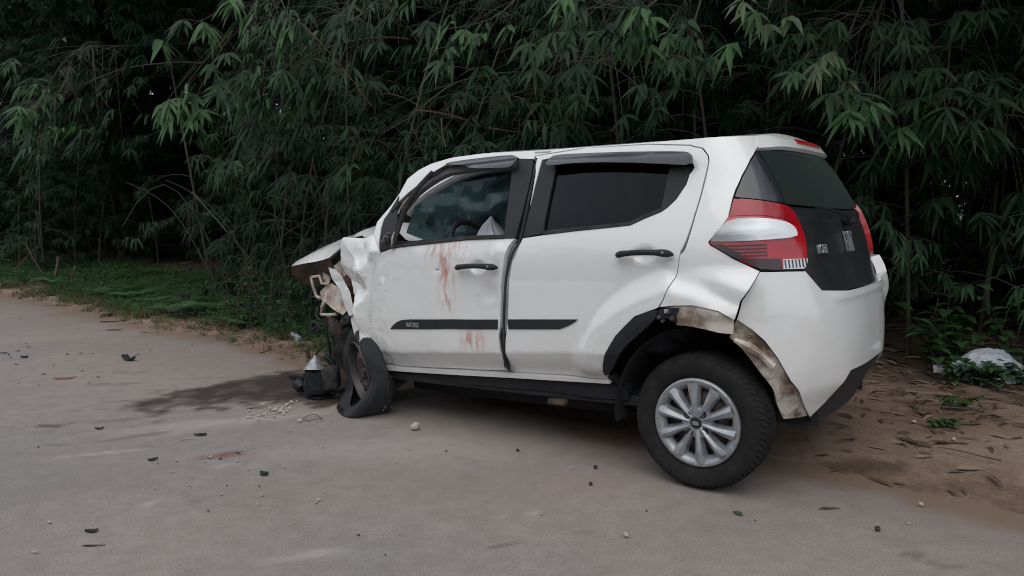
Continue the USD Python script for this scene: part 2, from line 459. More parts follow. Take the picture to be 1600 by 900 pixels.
# outdoors
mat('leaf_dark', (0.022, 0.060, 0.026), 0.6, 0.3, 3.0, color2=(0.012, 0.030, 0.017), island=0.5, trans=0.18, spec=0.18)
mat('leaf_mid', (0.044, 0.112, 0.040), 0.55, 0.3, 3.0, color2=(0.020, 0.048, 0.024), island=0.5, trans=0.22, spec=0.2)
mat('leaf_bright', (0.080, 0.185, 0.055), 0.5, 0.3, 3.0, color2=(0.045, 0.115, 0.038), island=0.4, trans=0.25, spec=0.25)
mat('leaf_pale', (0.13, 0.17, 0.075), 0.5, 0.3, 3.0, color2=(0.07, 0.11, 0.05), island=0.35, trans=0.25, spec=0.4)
mat('weed_green', (0.085, 0.200, 0.055), 0.6, 0.3, 6.0, color2=(0.048, 0.125, 0.038), island=0.45, trans=0.3)
mat('grass_green', (0.170, 0.300, 0.065), 0.65, 0.3, 2.0, color2=(0.110, 0.220, 0.050), island=0.5, trans=0.35, space='world')
mat('dry_grass', (0.21, 0.155, 0.085), 0.8, 0.3, 2.0, island=0.4, trans=0.1, space='world')
mat('culm', (0.040, 0.044, 0.024), 0.7, 0.4, 10, color2=(0.026, 0.020, 0.014))
mat('dead_stick', (0.115, 0.075, 0.050), 0.85, 0.4, 14, color2=(0.05, 0.034, 0.025), bump=0.001)
mat('reddish_stick', (0.12, 0.055, 0.038), 0.7, 0.4, 10, color2=(0.09, 0.045, 0.03))
mat('dry_leaf', (0.23, 0.135, 0.085), 0.85, 0.4, 9, color2=(0.11, 0.062, 0.040), island=0.5)
mat('dry_leaf_pale', (0.34, 0.24, 0.165), 0.85, 0.3, 9, island=0.3)
mat('stone_white', (0.42, 0.375, 0.34), 0.9, 0.35, 22, color2=(0.33, 0.29, 0.26), bump=0.002, bscale=60)
mat('chip_white', (0.50, 0.48, 0.46), 0.5, 0.2, 30, island=0.3)
mat('chip_dark', (0.030, 0.032, 0.036), 0.5, 0.3, 30, island=0.4)
mat('plastic_red', (0.26, 0.085, 0.06), 0.6, 0.4, 12, color2=(0.16, 0.07, 0.055))
mat('bag_white', (0.68, 0.71, 0.76), 0.35, 0.2, 6, color2=(0.56, 0.60, 0.66), trans=0.3)


def ground_materials():
    # asphalt: fine grain, pale wear and tyre-polished bands, plus the stains carried by the mesh
    nodes = {'g': ('geometry', {}), 'a1': ('noise_texture', {'scale': 0.45, 'detail': 6.0, 'roughness': 0.6}), 'a2': ('noise_texture', {'scale': 120.0, 'detail': 5.0, 'roughness': 0.85}),
             'a3': ('noise_texture', {'scale': 9.0, 'detail': 6.0, 'roughness': 0.7}),
             'r1': ('rgb_ramp', {'ramp': [(0.34, (0.190, 0.174, 0.166)), (0.52, (0.226, 0.198, 0.182)), (0.70, (0.266, 0.220, 0.193))]}),
             'r2': ('rgb_ramp', {'ramp': [(0.25, (0.55, 0.55, 0.55)), (0.5, (1, 1, 1)), (0.75, (1.45, 1.45, 1.45))]}),
             'r3': ('rgb_ramp', {'ramp': [(0.30, (0.84, 0.83, 0.82)), (0.7, (1.10, 1.10, 1.10))]}),
             'm1': ('mix', {'mix_type': 'multiply', 'fac': 1.0}), 'm2': ('mix', {'mix_type': 'multiply', 'fac': 1.0}),
             'vv': ('voronoi_texture', {'feature': 'f1', 'scale': 55.0}), 'vr': ('rgb_ramp', {'ramp': [(0.07, (1, 1, 1)), (0.12, (0, 0, 0))]}),
             'vn': ('white_noise_texture', {'dimensions': '3D'}), 'vt': ('math', {'math_type': 'greater_than', 'value2': 0.82}), 'vm': ('math', {'math_type': 'multiply'}), 'vs': ('math', {'math_type': 'multiply', 'value2': 0.7}),
             'm3': ('mix', {'color2': (0.30, 0.28, 0.26)}),
             'oil': ('attribute', {'attribute': 'oil'}), 'dust_sheen': ('attribute', {'attribute': 'dust_sheen'}), 'red': ('attribute', {'attribute': 'red'}), 'soil': ('attribute', {'attribute': 'soil'}),
             'c1': ('mix', {'color2': (0.040, 0.029, 0.024)}), 'c2': ('mix', {'color2': (0.36, 0.325, 0.30)}), 'c3': ('mix', {'color2': (0.145, 0.050, 0.045)}), 'c4': ('mix', {'color2': (0.175, 0.122, 0.088)}),
             'bn': ('noise_texture', {'scale': 170.0, 'detail': 3.0}), 'b': ('bump', {'strength': 0.5, 'distance': 0.004}),
             'ro': ('map_range', {'from_min': 0.0, 'from_max': 1.0, 'to_min': 0.88, 'to_max': 0.50}),
             'p': ('principled_bsdf', {'specular_ior_level': 0.3})}
    links = [('g.position', 'a1.vector'), ('g.position', 'a2.vector'), ('g.position', 'a3.vector'), ('a1.fac', 'r1.fac'), ('a2.fac', 'r2.fac'), ('a3.fac', 'r3.fac'),
             ('r1.color', 'm1.color1'), ('r2.color', 'm1.color2'), ('m1.color', 'm2.color1'), ('r3.color', 'm2.color2'),
             ('g.position', 'vv.vector'), ('vv.distance', 'vr.fac'), ('vv.position', 'vn.vector'), ('vn.value', 'vt.value1'), ('vr.color', 'vm.value1'), ('vt.value', 'vm.value2'), ('vm.value', 'vs.value1'), ('vs.value', 'm3.fac'), ('m2.color', 'm3.color1'),
             ('dust_sheen.fac', 'c2.fac'), ('m3.color', 'c2.color1'), ('soil.fac', 'c4.fac'), ('c2.color', 'c4.color1'), ('red.fac', 'c3.fac'), ('c4.color', 'c3.color1'), ('oil.fac', 'c1.fac'), ('c3.color', 'c1.color1'), ('c1.color', 'p.base_color'),
             ('oil.fac', 'ro.value'), ('ro.result', 'p.roughness'), ('g.position', 'bn.vector'), ('bn.fac', 'b.height'), ('b.normal', 'p.normal')]
    M['asphalt'] = usdkit.material(stage, '/World/Looks/asphalt', nodes, links, surface='p.BSDF')
    nodes = {'g': ('geometry', {}), 'a1': ('noise_texture', {'scale': 1.3, 'detail': 7.0, 'roughness': 0.65}), 'a2': ('noise_texture', {'scale': 45.0, 'detail': 5.0, 'roughness': 0.7}),
             'r1': ('rgb_ramp', {'ramp': [(0.35, (0.135, 0.086, 0.062)), (0.5, (0.235, 0.162, 0.120)), (0.68, (0.305, 0.228, 0.175))]}),
             'r2': ('rgb_ramp', {'ramp': [(0.28, (0.62, 0.60, 0.58)), (0.52, (1, 1, 1)), (0.75, (1.22, 1.2, 1.18))]}),
             'm1': ('mix', {'mix_type': 'multiply', 'fac': 1.0}),
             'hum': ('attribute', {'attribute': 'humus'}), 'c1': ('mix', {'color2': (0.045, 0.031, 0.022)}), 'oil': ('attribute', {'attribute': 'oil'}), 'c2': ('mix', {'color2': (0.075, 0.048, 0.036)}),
             'bn': ('noise_texture', {'scale': 60.0, 'detail': 6.0, 'roughness': 0.7}), 'b': ('bump', {'strength': 0.8, 'distance': 0.012}),
             'p': ('principled_bsdf', {'roughness': 0.95, 'specular_ior_level': 0.2})}
    links = [('g.position', 'a1.vector'), ('g.position', 'a2.vector'), ('a1.fac', 'r1.fac'), ('a2.fac', 'r2.fac'), ('r1.color', 'm1.color1'), ('r2.color', 'm1.color2'),
             ('hum.fac', 'c1.fac'), ('m1.color', 'c1.color1'), ('oil.fac', 'c2.fac'), ('c1.color', 'c2.color1'), ('c2.color', 'p.base_color'), ('g.position', 'bn.vector'), ('bn.fac', 'b.height'), ('b.normal', 'p.normal')]
    M['earth'] = usdkit.material(stage, '/World/Looks/earth', nodes, links, surface='p.BSDF')


ground_materials()
mat('far_land', (0.07, 0.085, 0.045), 0.95, 0.4, 0.3, space='world')


def primvar(prim, name, values):
    UsdGeom.PrimvarsAPI(prim).CreatePrimvar(name, Sdf.ValueTypeNames.FloatArray, 'vertex').Set(Vt.FloatArray.FromNumpy(np.asarray(values, np.float32)))


# ================================================================== the setting
def lines(*segs):                                           # grid lines of uneven spacing
    out = []
    for a, b, h in segs:
        out.append(np.arange(a, b, h))
    return np.unique(np.round(np.concatenate(out + [[segs[-1][1]]]), 4))


def blob(p, c, d, rx, ry, seed, rag=0.5, soft=0.35):
    """A ragged patch on the ground: 1 inside, 0 outside. c centre, d direction of its long axis (degrees from +x)."""
    a = math.radians(d)
    q = p[..., :2] - np.asarray(c)[:2]
    x, y = (q[..., 0] * math.cos(a) + q[..., 1] * math.sin(a)) / rx, (-q[..., 0] * math.sin(a) + q[..., 1] * math.cos(a)) / ry
    p3 = np.stack([p[..., 0], p[..., 1], 0 * p[..., 0]], -1)
    f = meshkit.fbm(p3 * (1.4 / min(rx, ry)) + seed * 7.3, 5, seed) - 0.5
    f = f + 0.45 * (meshkit.fbm(p3 * 15 + seed, 3, seed + 2) - 0.5) if min(rx, ry) > .1 else f
    return sm(1 - np.sqrt(x * x + y * y) + f * 2 * rag, 0, soft)


def build_ground():
    # road, as one sheet, finer where its marks are
    xs = lines((-60, -12, 4), (-12, -4.5, 0.25), (-4.5, 2.4, 0.03), (2.4, 6, 0.25), (6, 60, 4))
    ys = lines((-40, 0.6, 2), (0.6, 1.6, 0.1), (1.6, 6.4, 0.03), (6.4, 14, 0.2), (14, 60, 4))
    X, Y = np.meshgrid(xs, ys, indexing='ij')
    p = np.stack([X, Y, np.zeros_like(X)], -1)
    s, n = to_sn(p)
    f = meshkit.fbm(p * 2.3 + 5, 4, 2) - 0.5
    p[..., 2] = (meshkit.fbm(p * 0.8, 3, 9) - 0.5) * 0.006 - 0.10 * sm(n, 0.35, 1.2)
    # beyond the far side of the road and past the thicket the sheet dips under the land
    p[..., 2] -= 0.12 * sm(-n, 6.0, 7.0)
    flat = p.reshape(-1, 3)
    m = grid(p)
    road = obj('road', m, 'asphalt', smooth=True, kind='structure', label='grey worn asphalt road with stains and scattered debris')
    A = lambda px, py: gp(px, py)
    oil = np.zeros(X.shape)
    for (px, py), d, rx, ry, k, w in (((415, 606), 42, 1.05, 0.40, 3, 0.95), ((520, 598), 40, 0.85, 0.45, 8, 0.97), ((310, 624), 30, 0.60, 0.17, 4, 0.7), ((560, 620), 20, 0.5, 0.25, 9, 0.9), ((640, 615), 15, 0.5, 0.15, 31, 0.6),
                                      ((205, 683), 35, 0.22, 0.035, 5, 0.38), ((180, 657), 22, 0.16, 0.05, 6, 0.30), ((210, 626), 14, 0.30, 0.022, 7, 0.45), ((345, 628), 12, 0.35, 0.05, 12, 0.6),
                                      ((100, 695), 10, 0.16, 0.018, 13, 0.33), ((205, 582), 8, 0.17, 0.024, 15, 0.42), ((172, 600), 8, 0.22, 0.05, 16, 0.28), ((155, 640), 12, 0.3, 0.012, 17, 0.3),
                                      ((290, 775), 140, 0.16, 0.012, 18, 0.35), ((1423, 868), 170, 0.06, 0.03, 19, 0.45), ((1478, 885), 170, 0.07, 0.03, 20, 0.4), ((760, 825), 5, 0.07, 0.012, 21, 0.3), ((920, 832), 5, 0.06, 0.014, 22, 0.25), ((370, 590), 4, 0.5, 0.02, 23, 0.3)):
        oil = np.maximum(oil, w * blob(p, A(px, py), d, rx, ry, k, 0.80 if rx > .4 else .45, 0.40))
    oil = np.clip(oil * (0.62 + 0.75 * meshkit.fbm(p * 11 + 4, 4, 27)), 0, 0.97)
    dust_sheen = np.zeros(X.shape)
    for (px, py), d, rx, ry, k, w in (((395, 655), 24, 0.75, 0.10, 41, 0.55), ((300, 665), 24, 0.6, 0.16, 42, 0.35), ((160, 708), 18, 0.3, 0.02, 43, 0.65), ((235, 786), 60, 0.07, 0.035, 44, 0.55), ((475, 868), 20, 0.22, 0.05, 45, 0.5),
                                      ((832, 802), 14, 0.17, 0.012, 46, 0.6), ((500, 640), 10, 0.7, 0.18, 47, 0.25), ((700, 700), 5, 1.6, 0.3, 48, 0.22), ((345, 728), 30, 0.12, 0.04, 49, 0.4), ((130, 785), 60, 0.06, 0.012, 50, 0.4), ((20, 530), 20, 1.2, 0.3, 51, 0.2)):
        dust_sheen = np.maximum(dust_sheen, w * blob(p, A(px, py), d, rx, ry, k, 0.6, 0.8))
    red = 0.75 * blob(p, A(352, 711), 25, 0.17, 0.075, 61, 0.75, 0.7)
    soil = 0.85 * sm(n + f * 0.55, -0.16, 0.10) + 0.22 * sm(n + f * 1.6, -1.4, -0.1)
    soil = np.maximum(soil, 0.35 * blob(p, A(760, 760), 0, 2.2, 0.6, 71, 0.6, 1.2))
    for nm, v in (('oil', oil), ('dust_sheen', dust_sheen), ('red', red), ('soil', np.clip(soil, 0, 1))):
        primvar(road, nm, v.ravel())
    # verge of bare earth that runs in under the thicket
    ss = lines((-24, -5, 0.8), (-5, 9, 0.06), (9, 20, 0.15), (20, 60, 2.5))
    ns = lines((-0.5, -0.3, 0.1), (-0.3, 4.2, 0.045), (4.2, 8, 0.4), (8, 70, 4))
    S, NN_ = np.meshgrid(ss, ns, indexing='ij')
    q = E0 * [1, 1, 0] + S[..., None] * U + NN_[..., None] * N
    q[..., 2] = verge_h(q[..., 0], q[..., 1])
    m = grid(q)
    if m.face_normals[0][2] < 0:
        m.invert()
    verge = obj('verge', m, 'earth', smooth=True, kind='structure', label='brown earth verge with dry leaf litter at the foot of the bamboo')
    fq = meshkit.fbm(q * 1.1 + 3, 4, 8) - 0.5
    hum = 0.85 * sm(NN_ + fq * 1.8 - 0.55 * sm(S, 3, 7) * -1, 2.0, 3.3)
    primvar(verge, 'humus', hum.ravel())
    ov = 0.8 * blob(q, A(1330, 735), 0, 0.30, 0.12, 81, 0.7, 0.6)
    ov = np.maximum(ov, 0.5 * blob(q, A(1440, 765), 170, 0.35, 0.05, 82, 0.7, 0.6))
    ov = np.maximum(ov, 0.45 * blob(q, A(1540, 800), 170, 0.3, 0.05, 83, 0.7, 0.6))
    primvar(verge, 'oil', ov.ravel())
    # open land out to the horizon
    t = np.linspace(0, 2 * PI, 49)
    rr = np.array([0.0, 30, 90, 250, 700, 1500])
    p = np.stack([rr[:, None] * np.cos(t), rr[:, None] * np.sin(t), np.full((6, 49), -0.16)], -1)
    m = grid(p)
    if m.face_normals[-1][2] < 0:
        m.invert()
    obj('land', m, 'far_land', kind='structure', label='open land under and beyond the road')


build_ground()

# ================================================================== the wrecked car: its shape
YAW, NOSE, WR, WHY = math.radians(36.5), math.radians(3.0), 0.290, 0.775
FV = np.array([-math.cos(YAW), math.sin(YAW), 0])
LV = np.array([-math.sin(YAW), -math.cos(YAW), 0])
ZV = np.array([0, 0, 1.0])
XC, ZC = FV * math.cos(NOSE) - ZV * math.sin(NOSE), ZV * math.cos(NOSE) + FV * math.sin(NOSE)
WCEN = np.array([0.77567, 3.11511, 0.290])                  # centre of the near rear wheel's face
ORG = WCEN - LV * WHY - ZC * WR
CARM = Gf.Matrix4d(*XC, 0, *LV, 0, *ZC, 0, *ORG, 1)


def w2car(p):
    d = np.asarray(p, float) - ORG
    return np.stack([d @ XC, d @ LV, d @ ZC], -1)


def car2w(p):
    p = np.asarray(p, float)
    return ORG + p[..., 0:1] * XC + p[..., 1:2] * LV + p[..., 2:3] * ZC


def cy(px, py, y):                                          # point of the car frame seen at (px, py) on the plane of that y
    r = ray(px, py)
    o = w2car(np.array([0, 0, CAM_H]))
    d = np.array([r @ XC, r @ LV, r @ ZC])
    return o + d * ((y - o[1]) / d[1])


TC, NP = 0.05, 2.9
PROF = PchipInterpolator([.20, .30, .42, .53, .60, .70, .85, .97, 1.05, 1.14, 1.30, 1.45, 1.52, 1.62], [-.10, -.06, -.032, -.004, 0, .003, 0, -.010, -.025, -.052, -.118, -.180, -.215, -.28])
RZ = PchipInterpolator([.20, .35, .45, .60, .75, .80, .95, 1.05, 1.20, 1.35, 1.47, 1.62], [.40, .47, .53, .54, .535, .525, .49, .47, .415, .335, .25, .13])


def side_w(x, z):
    return .800 + PROF(z) - .030 * np.clip((x - 1.1) / .9, 0, None) ** 2 - .020 * np.clip((.5 - x) / .6, 0, None) ** 2


def surf(t, z):
    """The body's skin. t is x along the side; below TC it runs round the corner, to the middle of the tail at TC-0.62 and on to the far side."""
    t, z = np.asarray(t, float), np.asarray(z, float)
    mid = TC - 0.62
    far = t < mid
    t = np.where(far, 2 * mid - t, t)
    w0 = side_w(np.maximum(t, TC), z)
    th = np.clip((TC - t) / .62, 0, 1) * PI / 2
    x = np.where(t >= TC, t, TC - (TC + RZ(z)) * np.sin(th) ** (2 / NP))
    y = np.where(t >= TC, w0, w0 * np.clip(np.cos(th), 0, 1) ** (2 / NP))
    return np.stack([x, np.where(far, -y, y), z + 0 * t], -1)


def surf_n(t, z, e=0.004):
    n = np.cross(surf(t - e, z) - surf(t + e, z), surf(t, z + e) - surf(t, z - e))
    n = -n
    out = surf(t, z) - np.array([0.9, 0, 0.9])
    flip = np.sum(n * np.stack([np.where(np.asarray(t) > TC, 0, out[..., 0]), out[..., 1], 0 * out[..., 1]], -1), -1) < 0
    n[flip] *= -1
    return n / np.maximum(np.linalg.norm(n, axis=-1, keepdims=True), 1e-12)


def gauss(t, z, a, b, ra, rb):
    return np.exp(-((t - a) / ra) ** 2 - ((z - b) / rb) ** 2)


def damage(t, z):
    """How far the near side stands out from the plain skin."""
    r = np.hypot(t, z - 0.29)
    d = 0.042 * sm(-r, -0.670, -0.545) * sm(z, 0.36, 0.5) * sm(t, -0.45, -0.10)
    d = d - 0.012 * sm(-r, -0.47, -0.43) * sm(z, 0.36, 0.5)
    # shoulder line that runs over the arch, and the crease low on the doors
    zc = 0.567 - 0.062 * (t - 0.40)
    d = d - 0.055 * np.clip((zc - z) / 0.15, 0, 1.2) * sm(t, 0.15, 0.30) - 0.003 * sm(zc - z, 0, 0.008) * sm(t, 0.15, 0.30)
    # quarter panel pushed in above the arch
    u, v = (t + 0.01) * 0.75 + (z - 0.845) * 0.66, -(t + 0.01) * 0.66 + (z - 0.845) * 0.75
    d = d - 0.022 * np.exp(-(u / 0.11) ** 2 - (v / 0.030) ** 2) + 0.008 * np.exp(-(u / 0.12) ** 2 - ((v + 0.055) / 0.03) ** 2)
    p = np.stack([t, z, 0 * t], -1)
    # front door: waves and creases towards its leading edge and a kink at the trailing edge
    front = sm(t, 0.99, 1.10)
    w = meshkit.fbm(p * 3.1 + 4, 4, 12) - 0.5
    w2 = meshkit.fbm(p * [9.0, 6.0, 1] + 9, 4, 21) - 0.5
    d = d + front * (0.016 * w + 0.006 * w2) * sm(z, 1.12, 1.0)
    d = d + sm(t, 1.72, 1.98) * sm(z, 1.12, 1.0) * (0.045 * w2 - 0.016)
    d = d - 0.016 * gauss(t, z, 1.06, 0.83, 0.07, 0.05) + 0.020 * gauss(t, z, 1.00, 1.03, 0.05, 0.05) - 0.012 * gauss(t, z, 1.33, 0.72, 0.12, 0.2)
    # cups behind the handles, keyhole dimple
    for a, b in ((1.135, 0.960), (0.215, 1.003)):
        d = d - 0.022 * sm(-np.hypot((t - a) / 0.062, (z - b) / 0.036), -1.0, -0.45)
    d = d - 0.006 * gauss(t, z, 1.413, 0.953, 0.022, 0.012)
    return d


def panel(poly, off=0.0, holes=(), h=0.02, thick=0.014, gap=0.0012, hurt=True, far=False, offf=None, hb=None):
    """A body panel over the skin from a polygon in (t, z)."""
    g = Polygon(poly).buffer(0)
    for q in holes:
        g = g.difference(Polygon(q).buffer(0.0005))
    g = g.buffer(-gap, join_style='mitre').buffer(0)
    p, f = triangulate(g, h, hb)
    t, z = p[:, 0], p[:, 1]
    n = surf_n(t, z)
    o = off + (damage(t, z) if hurt else 0)
    if offf is not None:
        o = o + offf(t, z)
    v = surf(t, z) + n * np.asarray(o).reshape(-1, 1)
    # faces outward
    c = np.cross(v[f[:, 1]] - v[f[:, 0]], v[f[:, 2]] - v[f[:, 0]])
    bad = np.sum(c * n[f[:, 0]], -1) < 0
    f[bad] = f[bad][:, ::-1]
    m = sheet(v, f, n, thick)
    return mirror(m) if far else m


def chaikin(p, k=2, closed=True):
    p = np.asarray(p, float)
    for _ in range(k):
        q = np.roll(p, -1, 0)
        p = np.stack([p * .75 + q * .25, p * .25 + q * .75], 1).reshape(-1, 2)
    return p


